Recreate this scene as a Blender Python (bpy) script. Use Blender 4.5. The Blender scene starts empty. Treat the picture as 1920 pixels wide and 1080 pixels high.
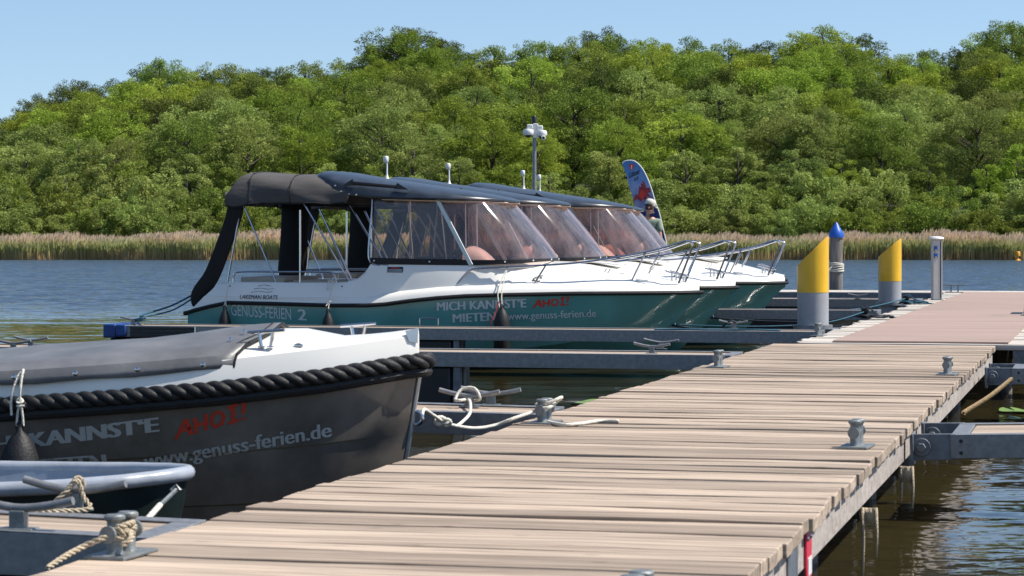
import bpy, bmesh, math, random
import numpy as np
from mathutils import Vector, Matrix
from mathutils.bvhtree import BVHTree
R = math.radians
SC = bpy.context.scene
COL = SC.collection

# ------------------------------------------------------------------ camera
F, CH, HY = 4600.0, 1.66, 447.0            # focal length in px (1920 wide), eye height, horizon row
cam = bpy.data.cameras.new("camera")
cam.sensor_width = 36.0
cam.lens = F / 1920 * 36
cam.shift_y = -(540 - HY) / 1920
cam.clip_start, cam.clip_end = 0.1, 5000
cam.dof.use_dof = True
cam.dof.focus_distance = 31.0
cam.dof.aperture_fstop = 11.0
camo = bpy.data.objects.new("camera", cam)
camo.location = (0, 0, CH)
camo.rotation_euler = (R(90), 0, 0)
COL.objects.link(camo)
SC.camera = camo

# ------------------------------------------------------------------ sky, sun, exposure
SUN_EL, SUN_AZ = R(54), R(92)              # azimuth from +Y towards +X
world = bpy.data.worlds.new("World")
SC.world = world
world.use_nodes = True
wn = world.node_tree
wn.nodes.clear()
sky = wn.nodes.new("ShaderNodeTexSky")
sky.sky_type = 'NISHITA'
sky.sun_disc = False
sky.sun_elevation = SUN_EL
sky.sun_rotation = SUN_AZ
sky.air_density = 1.0
sky.dust_density = 0.3
sky.ozone_density = 2.5
bg = wn.nodes.new("ShaderNodeBackground")
bg.inputs['Strength'].default_value = 0.10
wo = wn.nodes.new("ShaderNodeOutputWorld")
stc = wn.nodes.new("ShaderNodeTexCoord")
sad = wn.nodes.new("ShaderNodeVectorMath"); sad.operation = 'ADD'; sad.inputs[1].default_value = (0, 0, 0.07)
snm = wn.nodes.new("ShaderNodeVectorMath"); snm.operation = 'NORMALIZE'
wn.links.new(stc.outputs['Generated'], sad.inputs[0]); wn.links.new(sad.outputs[0], snm.inputs[0])
wn.links.new(snm.outputs[0], sky.inputs[0])          # clear air: the horizon keeps the blue found a little higher up
wn.links.new(sky.outputs[0], bg.inputs[0])
wn.links.new(bg.outputs[0], wo.inputs[0])
sl = bpy.data.lights.new("sun", 'SUN')
sl.energy = 4.6
sl.angle = R(0.5)
sl.color = (1.0, 0.95, 0.87)
so = bpy.data.objects.new("sun", sl)
sd = Vector((math.sin(SUN_AZ) * math.cos(SUN_EL), math.cos(SUN_AZ) * math.cos(SUN_EL), math.sin(SUN_EL)))
so.rotation_euler = sd.to_track_quat('Z', 'Y').to_euler()
so.location = (20, 10, 40)
COL.objects.link(so)
SC.view_settings.view_transform = 'Standard'
SC.view_settings.look = 'None'
SC.view_settings.exposure = 0.6
SC.view_settings.gamma = 1.0
SC.cycles.use_denoising = True
SC.cycles.max_bounces = 8
SC.cycles.transparent_max_bounces = 24
SC.cycles.caustics_reflective = True
SC.cycles.caustics_refractive = False
SC.cycles.sample_clamp_indirect = 6.0

# ------------------------------------------------------------------ frames
AL = math.atan(1124 / F)
CA, SA = math.cos(AL), math.sin(AL)
def W(v, u, z=0.0):                         # pier frame (v across to the right, u along the pier) -> world
    return Vector((v * CA + u * SA, -v * SA + u * CA, z))
def at_u(px, py, u):                        # photo pixel on the vertical plane u = const -> (v, z)
    k = (px - 960) / F
    Y = u / (CA + SA * k)
    X = k * Y
    return X * CA - Y * SA, CH - (py - HY) * Y / F
def at_z(px, py, z):
    Y = (CH - z) * F / (py - HY)
    X = (px - 960) / F * Y
    return X * CA - Y * SA, X * SA + Y * CA
def at_y(px, py, Y):
    return Vector(((px - 960) / F * Y, Y, CH - (py - HY) * Y / F))
def lerp(a, b, t): return a + (b - a) * t
def ip(x, pts):                             # piecewise linear, pts sorted by x
    xs = [p[0] for p in pts]; ys = [p[1] for p in pts]
    return float(np.interp(x, xs, ys))

# ------------------------------------------------------------------ materials
def mat(name, col, rough=0.6, metal=0.0, var=0.12, scale=6.0, bump=0.0, bscale=40.0, stretch=(1, 1, 1),
        spec=0.5, col2=None, coat=0.0, tone=0.0):
    m = bpy.data.materials.new(name)
    m.use_nodes = True
    nt = m.node_tree
    N, L = nt.nodes, nt.links
    p = N['Principled BSDF']
    p.inputs['Roughness'].default_value = rough
    p.inputs['Metallic'].default_value = metal
    p.inputs['Specular IOR Level'].default_value = spec
    p.inputs['Coat Weight'].default_value = coat
    tc = N.new('ShaderNodeTexCoord')
    mp = N.new('ShaderNodeMapping'); mp.inputs['Scale'].default_value = stretch
    L.new(tc.outputs['Object'], mp.inputs[0])
    n1 = N.new('ShaderNodeTexNoise'); n1.inputs['Scale'].default_value = scale
    n1.inputs['Detail'].default_value = 6; n1.inputs['Roughness'].default_value = 0.6
    L.new(mp.outputs[0], n1.inputs['Vector'])
    r = N.new('ShaderNodeValToRGB')
    c2 = col2 or tuple(min(1, c * (1 + var)) for c in col)
    c1 = col if col2 else tuple(c * (1 - var) for c in col)
    r.color_ramp.elements[0].position = 0.3; r.color_ramp.elements[0].color = (*c1, 1)
    r.color_ramp.elements[1].position = 0.7; r.color_ramp.elements[1].color = (*c2, 1)
    L.new(n1.outputs['Fac'], r.inputs[0])
    last = r.outputs[0]
    if tone:
        at = N.new('ShaderNodeAttribute'); at.attribute_name = 'tone'
        mr = N.new('ShaderNodeMapRange'); mr.inputs['To Min'].default_value = 1 - tone; mr.inputs['To Max'].default_value = 1 + tone
        L.new(at.outputs['Fac'], mr.inputs[0])
        mx = N.new('ShaderNodeVectorMath'); mx.operation = 'SCALE'
        L.new(last, mx.inputs[0]); L.new(mr.outputs[0], mx.inputs['Scale'])
        last = mx.outputs[0]
    L.new(last, p.inputs['Base Color'])
    mr2 = N.new('ShaderNodeMapRange')
    mr2.inputs['To Min'].default_value = max(0.02, rough - 0.08); mr2.inputs['To Max'].default_value = min(1, rough + 0.08)
    L.new(n1.outputs['Fac'], mr2.inputs[0]); L.new(mr2.outputs[0], p.inputs['Roughness'])
    if bump:
        n2 = N.new('ShaderNodeTexNoise'); n2.inputs['Scale'].default_value = bscale; n2.inputs['Detail'].default_value = 5
        L.new(mp.outputs[0], n2.inputs['Vector'])
        b = N.new('ShaderNodeBump'); b.inputs['Strength'].default_value = bump; b.inputs['Distance'].default_value = 0.01
        L.new(n2.outputs['Fac'], b.inputs['Height']); L.new(b.outputs[0], p.inputs['Normal'])
    return m

M = {}
M['gel'] = mat('white_gelcoat', (0.79, 0.765, 0.70), 0.22, var=0.03, scale=2, coat=0.3)
M['teal'] = mat('teal_hull_paint', (0.100, 0.295, 0.272), 0.22, var=0.14, scale=1.5, coat=0.4)
M['rubber'] = mat('black_rubber', (0.013, 0.013, 0.014), 0.58, var=0.3, scale=12, bump=0.4, bscale=70, spec=0.35)
M['navy'] = mat('navy_vinyl', (0.030, 0.040, 0.056), 0.34, var=0.35, scale=5, bump=0.25, bscale=9)
M['canvas'] = mat('charcoal_canvas', (0.070, 0.064, 0.060), 0.85, var=0.15, scale=8, bump=0.9, bscale=5, stretch=(0.7, 1, 2.4))
M['canvas2'] = mat('black_curtain_cloth', (0.009, 0.0085, 0.0085), 0.9, var=0.2, scale=8, bump=0.9, bscale=9, stretch=(1.6, 1.6, 0.35))
M['steel'] = mat('polished_steel', (0.55, 0.55, 0.56), 0.16, 1.0, var=0.05)
M['alu'] = mat('brushed_aluminium', (0.42, 0.45, 0.46), 0.35, 0.8, var=0.06)
M['galv'] = mat('galvanised_steel', (0.245, 0.247, 0.25), 0.5, 0.55, var=0.22, scale=22, bump=0.1, bscale=60)
M['galvd'] = mat('dull_galvanised_steel', (0.15, 0.165, 0.185), 0.55, 0.4, var=0.3, scale=14, bump=0.1, bscale=60)
M['cast'] = mat('grey_cast_metal', (0.20, 0.215, 0.215), 0.5, 0.5, var=0.25, scale=30, bump=0.25, bscale=80)
M['float'] = mat('black_pontoon_plastic', (0.012, 0.012, 0.013), 0.5, var=0.3, scale=3)
M['bumper'] = mat('dark_blue_bumper', (0.008, 0.045, 0.20), 0.45, var=0.25, scale=8)
M['ropetan'] = mat('tan_rope', (0.46, 0.38, 0.27), 0.85, var=0.25, scale=40, bump=0.8, bscale=120)
M['bluecap'] = mat('blue_plastic', (0.010, 0.085, 0.42), 0.4, var=0.15, scale=8)
M['yellow'] = mat('yellow_paint', (0.80, 0.47, 0.008), 0.36, scale=4, col2=(0.62, 0.34, 0.006), coat=0.15, stretch=(1, 1, 0.35), bump=0.1)
M['greypaint'] = mat('grey_pile_coating', (0.32, 0.325, 0.34), 0.4, var=0.1, scale=5)
M['whiteplastic'] = mat('white_plastic', (0.72, 0.72, 0.70), 0.35, var=0.05)
M['greyplastic'] = mat('grey_pedestal_paint', (0.50, 0.49, 0.475), 0.4, var=0.05)
M['redletterd'] = mat('dull_red_lettering', (0.48, 0.032, 0.012), 0.5, var=0.12)
M['black'] = mat('black_plastic', (0.012, 0.012, 0.013), 0.4, var=0.2)
M['letter'] = mat('silver_lettering', (0.56, 0.60, 0.60), 0.45, var=0.06)
M['letterd'] = mat('grey_lettering', (0.38, 0.375, 0.35), 0.5, var=0.08)
M['redletter'] = mat('red_lettering', (0.60, 0.028, 0.012), 0.45, var=0.08)
M['ropew'] = mat('white_rope', (0.66, 0.62, 0.53), 0.8, var=0.2, scale=40, bump=0.8, bscale=120)
M['ropet'] = mat('teal_rope', (0.012, 0.085, 0.13), 0.7, var=0.35, scale=40, bump=0.8, bscale=120)
M['ropek'] = mat('dark_rope', (0.02, 0.028, 0.04), 0.7, var=0.4, scale=40, bump=0.8, bscale=120)
M['ropeb'] = mat('old_brown_rope', (0.24, 0.165, 0.08), 0.85, var=0.35, scale=30, bump=0.6, bscale=120)
M['hull_dark'] = mat('anthracite_hull_paint', (0.135, 0.117, 0.100), 0.18, var=0.4, scale=2.2, coat=0.3)
M['tarp'] = mat('dark_grey_tarpaulin', (0.130, 0.129, 0.130), 0.45, var=0.3, scale=3, bump=0.8, bscale=4.5)
M['dinghyp'] = mat('pale_grey_dinghy_paint', (0.31, 0.335, 0.375), 0.3, var=0.12, scale=9, bump=0.12, bscale=25)
M['dinghyin'] = mat('grey_dinghy_inside', (0.26, 0.30, 0.35), 0.5, var=0.12, scale=7)
M['dinghyk'] = mat('dark_green_dinghy_bottom', (0.012, 0.02, 0.02), 0.35, var=0.3)
M['cushion'] = mat('beige_cushion', (0.46, 0.38, 0.29), 0.7, var=0.08)
M['lining'] = mat('beige_roof_lining', (0.62, 0.47, 0.36), 0.7, var=0.06)
M['seatred'] = mat('maroon_seat', (0.20, 0.055, 0.05), 0.6, var=0.2)
M['mat'] = mat('red_brown_deck_mat', (0.315, 0.225, 0.186), 0.85, var=0.16, scale=1.1, stretch=(0.35, 2.0, 1), tone=0.07, bump=0.15, bscale=50)
M['skin'] = mat('skin', (0.52, 0.27, 0.19), 0.5, var=0.06)
M['shirt'] = mat('sage_green_cloth', (0.20, 0.25, 0.185), 0.85, var=0.1, bump=0.4, bscale=14)
M['shorts'] = mat('dark_blue_cloth', (0.03, 0.04, 0.07), 0.85, var=0.1)
M['capcloth'] = mat('cream_cap_cloth', (0.55, 0.52, 0.45), 0.85, var=0.06)
M['hair'] = mat('brown_hair', (0.05, 0.03, 0.02), 0.6, var=0.2)
M['lily'] = mat('lily_pad_green', (0.15, 0.24, 0.04), 0.4, var=0.25, scale=9)
M['postwood'] = mat('weathered_pile_wood', (0.10, 0.088, 0.08), 0.85, col2=(0.25, 0.23, 0.21), scale=5, stretch=(6, 6, 0.5), bump=0.8, bscale=12)
M['redplate'] = mat('red_sign_paint', (0.62, 0.03, 0.06), 0.4, var=0.06)
M['buoy'] = mat('yellow_buoy_plastic', (0.62, 0.30, 0.01), 0.5, var=0.2)

def wood(name, c1, c2, tone):
    m = bpy.data.materials.new(name); m.use_nodes = True
    nt = m.node_tree; N, L = nt.nodes, nt.links
    p = N['Principled BSDF']; p.inputs['Roughness'].default_value = 0.82; p.inputs['Specular IOR Level'].default_value = 0.25
    tc = N.new('ShaderNodeTexCoord'); at = N.new('ShaderNodeAttribute'); at.attribute_name = 'tone'
    mp = N.new('ShaderNodeMapping'); mp.inputs['Scale'].default_value = (0.9, 26, 26)
    off = N.new('ShaderNodeVectorMath'); off.operation = 'SCALE'; off.inputs[0].default_value = (37, 11, 5)
    L.new(at.outputs['Fac'], off.inputs['Scale']); L.new(off.outputs[0], mp.inputs['Location'])
    L.new(tc.outputs['Object'], mp.inputs[0])
    n1 = N.new('ShaderNodeTexNoise'); n1.inputs['Scale'].default_value = 1.0; n1.inputs['Detail'].default_value = 7
    n1.inputs['Roughness'].default_value = 0.65; n1.inputs['Distortion'].default_value = 0.6
    L.new(mp.outputs[0], n1.inputs['Vector'])
    r = N.new('ShaderNodeValToRGB')
    r.color_ramp.elements[0].position = 0.33; r.color_ramp.elements[0].color = (*c1, 1)
    r.color_ramp.elements[1].position = 0.58; r.color_ramp.elements[1].color = (*c2, 1)
    L.new(n1.outputs['Fac'], r.inputs[0])
    mp2 = N.new('ShaderNodeMapping'); mp2.inputs['Scale'].default_value = (1.3, 3.2, 3)
    L.new(tc.outputs['Object'], mp2.inputs[0])
    n2 = N.new('ShaderNodeTexNoise'); n2.inputs['Scale'].default_value = 1.0; n2.inputs['Detail'].default_value = 4
    L.new(mp2.outputs[0], n2.inputs['Vector'])
    a1 = N.new('ShaderNodeMapRange'); a1.inputs['To Min'].default_value = 0.70; a1.inputs['To Max'].default_value = 1.28
    L.new(n2.outputs['Fac'], a1.inputs[0])
    a2 = N.new('ShaderNodeMapRange'); a2.inputs['To Min'].default_value = 1 - tone; a2.inputs['To Max'].default_value = 1 + tone
    L.new(at.outputs['Fac'], a2.inputs[0])
    mu = N.new('ShaderNodeMath'); mu.operation = 'MULTIPLY'
    L.new(a1.outputs[0], mu.inputs[0]); L.new(a2.outputs[0], mu.inputs[1])
    # knots and small stains
    mp3 = N.new('ShaderNodeMapping'); mp3.inputs['Scale'].default_value = (3.0, 9, 9)
    L.new(tc.outputs['Object'], mp3.inputs[0])
    vo = N.new('ShaderNodeTexVoronoi'); vo.inputs['Scale'].default_value = 1.0
    L.new(mp3.outputs[0], vo.inputs['Vector'])
    a3 = N.new('ShaderNodeMapRange'); a3.inputs['From Min'].default_value = 0.03; a3.inputs['From Max'].default_value = 0.13
    a3.inputs['To Min'].default_value = 0.55; a3.inputs['To Max'].default_value = 1.0
    L.new(vo.outputs['Distance'], a3.inputs[0])
    mu2 = N.new('ShaderNodeMath'); mu2.operation = 'MULTIPLY'
    L.new(mu.outputs[0], mu2.inputs[0]); L.new(a3.outputs[0], mu2.inputs[1])
    sc = N.new('ShaderNodeVectorMath'); sc.operation = 'SCALE'
    L.new(r.outputs[0], sc.inputs[0]); L.new(mu2.outputs[0], sc.inputs['Scale'])
    L.new(sc.outputs[0], p.inputs['Base Color'])
    b = N.new('ShaderNodeBump'); b.inputs['Strength'].default_value = 0.5; b.inputs['Distance'].default_value = 0.006
    L.new(n1.outputs['Fac'], b.inputs['Height']); L.new(b.outputs[0], p.inputs['Normal'])
    return m
M['wood'] = wood('weathered_deck_wood', (0.190, 0.145, 0.108), (0.425, 0.335, 0.258), 0.22)
M['woodpale'] = wood('bleached_edge_wood', (0.32, 0.285, 0.245), (0.54, 0.49, 0.43), 0.16)
M['beamwood'] = wood('grey_beam_wood', (0.24, 0.20, 0.175), (0.44, 0.39, 0.35), 0.1)

def glass(name, tint, dust, streak=True):
    m = bpy.data.materials.new(name); m.use_nodes = True
    nt = m.node_tree; N, L = nt.nodes, nt.links
    N.remove(N['Principled BSDF'])
    out = N['Material Output']
    tr = N.new('ShaderNodeBsdfTransparent'); tr.inputs[0].default_value = (*tint, 1)
    gl = N.new('ShaderNodeBsdfGlossy'); gl.inputs['Roughness'].default_value = 0.06
    fr = N.new('ShaderNodeFresnel'); fr.inputs['IOR'].default_value = 1.75
    mx = N.new('ShaderNodeMixShader')
    L.new(fr.outputs[0], mx.inputs[0]); L.new(tr.outputs[0], mx.inputs[1]); L.new(gl.outputs[0], mx.inputs[2])
    df = N.new('ShaderNodeBsdfDiffuse'); df.inputs[0].default_value = (0.74, 0.70, 0.72, 1)
    tl = N.new('ShaderNodeBsdfTranslucent'); tl.inputs[0].default_value = (0.74, 0.70, 0.72, 1)
    ad = N.new('ShaderNodeMixShader'); ad.inputs[0].default_value = 0.5
    L.new(df.outputs[0], ad.inputs[1]); L.new(tl.outputs[0], ad.inputs[2])
    tc = N.new('ShaderNodeTexCoord')
    mp = N.new('ShaderNodeMapping'); mp.inputs['Scale'].default_value = (2.2, 2.2, 1.0); mp.inputs['Rotation'].default_value = (0, R(-38), 0)
    L.new(tc.outputs['Object'], mp.inputs[0])
    n = N.new('ShaderNodeTexNoise'); n.inputs['Scale'].default_value = 2.6; n.inputs['Detail'].default_value = 9; n.inputs['Roughness'].default_value = 0.72
    L.new(mp.outputs[0], n.inputs['Vector'])
    mr = N.new('ShaderNodeMapRange'); mr.inputs['From Min'].default_value = 0.38; mr.inputs['From Max'].default_value = 0.72
    mr.inputs['To Min'].default_value = dust * 0.3; mr.inputs['To Max'].default_value = dust * 2.4
    L.new(n.outputs['Fac'], mr.inputs[0])
    m2 = N.new('ShaderNodeMixShader')
    L.new(mr.outputs[0], m2.inputs[0]); L.new(mx.outputs[0], m2.inputs[1]); L.new(ad.outputs[0], m2.inputs[2])
    L.new(m2.outputs[0], out.inputs[0])
    return m
M['screen'] = glass('tinted_windscreen', (0.82, 0.63, 0.61), 0.095)
M['sidewin'] = glass('tinted_side_window', (0.91, 0.80, 0.73), 0.008)

# ------------------------------------------------------------------ mesh builder
class MB:
    def __init__(s): s.v = []; s.f = []; s.t = []; s.tone = 0.5
    def face(s, idx): s.f.append(tuple(idx)); s.t.append(s.tone)
    def add(s, pts): n = len(s.v); s.v += [tuple(p) for p in pts]; return n
    def box(s, c, d, rot=None):
        x, y, z = d[0] / 2, d[1] / 2, d[2] / 2
        P = [Vector(p) for p in ((-x, -y, -z), (x, -y, -z), (x, y, -z), (-x, y, -z), (-x, -y, z), (x, -y, z), (x, y, z), (-x, y, z))]
        if rot is not None: P = [rot @ p for p in P]
        n = s.add([p + Vector(c) for p in P])
        for q in ((0, 3, 2, 1), (4, 5, 6, 7), (0, 1, 5, 4), (1, 2, 6, 5), (2, 3, 7, 6), (3, 0, 4, 7)):
            s.face([n + i for i in q])
        return s
    def bar(s, a, b, w, h):                   # box beam from a to b, w across (horizontal), h in the other direction
        a, b = Vector(a), Vector(b); d = b - a
        ax = d.normalized(); up = Vector((0, 0, 1)) if abs(ax.z) < 0.95 else Vector((0, 1, 0))
        sd_ = ax.cross(up).normalized(); up = sd_.cross(ax)
        rot = Matrix((ax, sd_, up)).transposed()
        return s.box((a + b) / 2, (d.length, w, h), rot)
    def tube(s, path, r, n=8, closed=False, caps=True):
        P = [Vector(p) for p in path]; k = len(P)
        rs = r if isinstance(r, (list, tuple)) else [r] * k
        T = []
        for i in range(k):
            a = P[i - 1] if (i or closed) else P[0]; b = P[(i + 1) % k] if (i < k - 1 or closed) else P[-1]
            T.append((b - a).normalized() if (b - a).length > 1e-9 else Vector((0, 0, 1)))
        up = Vector((0, 0, 1)) if abs(T[0].z) < 0.9 else Vector((1, 0, 0))
        nrm = (up - T[0] * up.dot(T[0])).normalized()
        base = len(s.v)
        for i in range(k):
            nrm = nrm - T[i] * nrm.dot(T[i])
            nrm = nrm.normalized() if nrm.length > 1e-6 else T[i].orthogonal().normalized()
            bn = T[i].cross(nrm)
            s.add([P[i] + (nrm * math.cos(2 * math.pi * j / n) + bn * math.sin(2 * math.pi * j / n)) * rs[i] for j in range(n)])
        for i in range(k if closed else k - 1):
            a, b = base + i * n, base + ((i + 1) % k) * n
            for j in range(n):
                s.face((a + j, a + (j + 1) % n, b + (j + 1) % n, b + j))
        if caps and not closed:
            s.face([base + j for j in range(n)][::-1]); s.face([base + (k - 1) * n + j for j in range(n)])
        return s
    def lathe(s, prof, c=(0, 0, 0), n=20, axis='z'):
        b = len(s.v)
        for r, z in prof:
            for j in range(n):
                a = 2 * math.pi * j / n
                p = (r * math.cos(a), r * math.sin(a), z)
                if axis == 'y': p = (r * math.cos(a), z, r * math.sin(a))
                if axis == 'x': p = (z, r * math.cos(a), r * math.sin(a))
                s.v.append((c[0] + p[0], c[1] + p[1], c[2] + p[2]))
        for i in range(len(prof) - 1):
            for j in range(n):
                s.face((b + i * n + j, b + i * n + (j + 1) % n, b + (i + 1) * n + (j + 1) % n, b + (i + 1) * n + j))
        s.face([b + j for j in range(n)][::-1]); s.face([b + (len(prof) - 1) * n + j for j in range(n)])
        return s
    def grid(s, rows, wrap=False):
        b = len(s.v); m = len(rows[0])
        for r in rows: s.add(r)
        for i in range(len(rows) - 1):
            for j in range(m if wrap else m - 1):
                s.face((b + i * m + j, b + i * m + (j + 1) % m, b + (i + 1) * m + (j + 1) % m, b + (i + 1) * m + j))
        return s
    def prism(s, poly, off):                  # poly: 3D points, off: extrusion vector
        n = len(poly); b = s.add(poly); s.add([Vector(p) + Vector(off) for p in poly])
        s.face([b + i for i in range(n)][::-1]); s.face([b + n + i for i in range(n)])
        for i in range(n): s.face((b + i, b + (i + 1) % n, b + n + (i + 1) % n, b + n + i))
        return s
    def build(s, name, m, parent=None, smooth=40, bevel=0, solid=0, loc=None, rot=None, fixn=True, sub=0):
        me = bpy.data.meshes.new(name)
        me.from_pydata(s.v, [], s.f)
        if fixn:
            bm = bmesh.new(); bm.from_mesh(me); bmesh.ops.recalc_face_normals(bm, faces=bm.faces); bm.to_mesh(me); bm.free()
        at = me.attributes.new('tone', 'FLOAT', 'FACE'); at.data.foreach_set('value', s.t)
        me.materials.append(m)
        if smooth:
            me.polygons.foreach_set('use_smooth', [True] * len(me.polygons))
            if smooth < 180: me.set_sharp_from_angle(angle=R(smooth))
        o = bpy.data.objects.new(name, me); COL.objects.link(o)
        if parent: o.parent = parent
        if loc is not None: o.location = loc
        if rot is not None: o.rotation_euler = rot
        if solid:
            q = o.modifiers.new('solid', 'SOLIDIFY'); q.thickness = solid; q.offset = 0
        if sub:
            q = o.modifiers.new('sub', 'SUBSURF'); q.levels = q.render_levels = sub
        if bevel:
            q = o.modifiers.new('bevel', 'BEVEL'); q.width = bevel; q.segments = 2; q.limit_method = 'ANGLE'; q.angle_limit = R(40)
        return o

def tag(o, label=None, cat=None, group=None, kind=None):
    if label: o['label'] = label
    if cat: o['category'] = cat
    if group: o['group'] = group
    if kind: o['kind'] = kind
    return o
def empty(name, loc, rz=-AL, label=None, cat=None, group=None):
    o = bpy.data.objects.new(name, None); o.empty_display_size = 0.2
    COL.objects.link(o); o.location = loc; o.rotation_euler = (0, 0, rz)
    return tag(o, label, cat, group)
def copy_tree(o, parent=None, skip=()):
    if o.name.split('.')[0] in skip: return None
    c = o.copy(); COL.objects.link(c)
    if parent: c.parent = parent
    for ch in list(o.children): copy_tree(ch, c, skip)
    return c
def smoothpath(pts, n=6):                      # Catmull-Rom
    P = [Vector(p) for p in pts]; out = []
    for i in range(len(P) - 1):
        p0 = P[max(i - 1, 0)]; p1 = P[i]; p2 = P[i + 1]; p3 = P[min(i + 2, len(P) - 1)]
        for k in range(n):
            t = k / n
            out.append(0.5 * ((2 * p1) + (p2 - p0) * t + (2 * p0 - 5 * p1 + 4 * p2 - p3) * t * t + (3 * p1 - p0 - 3 * p2 + p3) * t ** 3))
    out.append(P[-1]); return out
def twisted(mb, path, r, rs, pitch, strands=3, n=6, step=0.012):
    P = [Vector(p) for p in path]
    d = [0.0]
    for i in range(1, len(P)): d.append(d[-1] + (P[i] - P[i - 1]).length)
    Ltot = d[-1]; k = max(8, int(Ltot / step))
    C = []
    j = 0
    for i in range(k + 1):
        q = Ltot * i / k
        while j < len(d) - 2 and d[j + 1] < q: j += 1
        C.append(P[j].lerp(P[j + 1], (q - d[j]) / max(1e-9, d[j + 1] - d[j])))
    for sidx in range(strands):
        pts = []
        nrm = Vector((0, 0, 1))
        for i in range(k + 1):
            T = (C[min(i + 1, k)] - C[max(i - 1, 0)]).normalized()
            nrm = (nrm - T * nrm.dot(T)).normalized(); bn = T.cross(nrm)
            a = 2 * math.pi * (Ltot * i / k / pitch + sidx / strands)
            pts.append(C[i] + (nrm * math.cos(a) + bn * math.sin(a)) * r)
        mb.tube(pts, rs, n)
    return mb

# text as 2D triangles
def text2d(s, bold=0.0):
    cu = bpy.data.curves.new('lettering', 'FONT'); cu.body = s; cu.offset = bold; cu.resolution_u = 4
    o = bpy.data.objects.new('lettering', cu); COL.objects.link(o)
    dg = bpy.context.evaluated_depsgraph_get(); dg.update()
    me = bpy.data.meshes.new_from_object(o.evaluated_get(dg))
    bm = bmesh.new(); bm.from_mesh(me)
    bmesh.ops.triangulate(bm, faces=bm.faces)
    V = [(v.co.x, v.co.y) for v in bm.verts]; Fc = [[v.index for v in f.verts] for f in bm.faces]
    bm.free(); bpy.data.objects.remove(o); bpy.data.curves.remove(cu); bpy.data.meshes.remove(me)
    return V, Fc
def decal(name, parts, m, parent, fn, smooth=0):   # parts: (V, F) in 2D; fn: 2D -> 3D
    mb = MB()
    for V, Fc in parts:
        b = mb.add([fn(x, y) for x, y in V])
        for q in Fc: mb.face([b + i for i in q])
    return mb.build(name, m, parent, smooth=0, fixn=False)
def subdiv2d(V, Fc, mx):
    bm = bmesh.new(); vs = [bm.verts.new((x, y, 0)) for x, y in V]
    for q in Fc:
        try: bm.faces.new([vs[i] for i in q])
        except ValueError: pass
    for _ in range(3):
        e = [k for k in bm.edges if k.calc_length() > mx]
        if not e: break
        bmesh.ops.subdivide_edges(bm, edges=e, cuts=1)
    bmesh.ops.triangulate(bm, faces=bm.faces)
    bm.verts.index_update()
    r = ([(v.co.x, v.co.y) for v in bm.verts], [[v.index for v in f.verts] for f in bm.faces]); bm.free()
    return r
def strokes(lines, w):                         # brush strokes -> list of (V,F), width w, blunt ends
    out = []
    for ln in lines:
        V, Fc = [], []
        for i, p in enumerate(ln):
            a = ln[max(i - 1, 0)]; b = ln[min(i + 1, len(ln) - 1)]
            dx, dy = b[0] - a[0], b[1] - a[1]; l = math.hypot(dx, dy) or 1
            ww = w * (0.85 + 0.3 * ((i * 7 + len(ln)) % 3) / 2)
            V += [(p[0] - dy / l * ww / 2, p[1] + dx / l * ww / 2), (p[0] + dy / l * ww / 2, p[1] - dx / l * ww / 2)]
            if i: Fc.append([2 * i - 2, 2 * i - 1, 2 * i + 1, 2 * i])
        out.append((V, Fc))
    return out
AHOI = strokes([[(0, 0), (.3, .5), (.62, 1.0)], [(.62, 1.0), (.7, .5), (.78, .02)], [(.2, .38), (.5, .40), (.85, .44)],
                [(1.02, .0), (1.06, .5), (1.05, .92)], [(1.52, .02), (1.6, .5), (1.62, .95)], [(1.0, .42), (1.3, .46), (1.65, .5)],
                [(2.05, .05), (1.87, .3), (1.9, .65), (2.1, .88), (2.36, .82), (2.5, .5), (2.36, .15), (2.05, .05)],
                [(2.9, .05), (2.95, .5), (2.93, .95)], [(2.68, .04), (2.9, .06), (3.18, .1)], [(2.7, .93), (2.93, .96), (3.2, 1.0)],
                [(3.42, .35), (3.48, .7), (3.5, 1.1)], [(3.38, .02), (3.42, .06), (3.46, .12)]], 0.19)
def surf_map(bvh, p0, p1, h, wid, hgt, eps=0.004, sgn=-1):
    """2D (0..wid, 0..hgt) -> on a hull side: baseline p0->p1 given as (x, z); cast along y."""
    def fn(x, y):
        s = x / wid; t = y / hgt
        X = lerp(p0[0], p1[0], s); Z = lerp(p0[1], p1[1], s) + h * t
        hit = bvh.ray_cast(Vector((X, sgn * 4, Z)), Vector((0, -sgn, 0)))
        yy = hit[0].y if hit[0] is not None else 0.0
        return Vector((X, yy + sgn * eps, Z))
    return fn
def hull_text(name, s, m, parent, bvh, p0, p1, h, bold=0.0, ref='H', eps=0.004):
    V, Fc = text2d(s, 0.0)
    x0 = min(v[0] for v in V); x1 = max(v[0] for v in V)
    cap = 0.73
    V, Fc = subdiv2d([(x - x0, y) for x, y in V], Fc, 0.35)
    mb = MB()                                  # heavy lettering: the same outline laid three times, a hair's breadth apart
    for i, d in enumerate((0, -1, 1, -0.5, 0.5) if bold > 0.01 else (0,)):
        fn = surf_map(bvh, p0, p1, h, x1 - x0, cap, eps + 0.0006 * i)
        b = mb.add([fn(x + d * bold, y) for x, y in V])
        for q in Fc: mb.face([b + k for k in q])
    return mb.build(name, m, parent, smooth=0, fixn=False)
def bvh_of(o):
    return BVHTree.FromPolygons([v.co for v in o.data.vertices], [list(p.vertices) for p in o.data.polygons])

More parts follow.
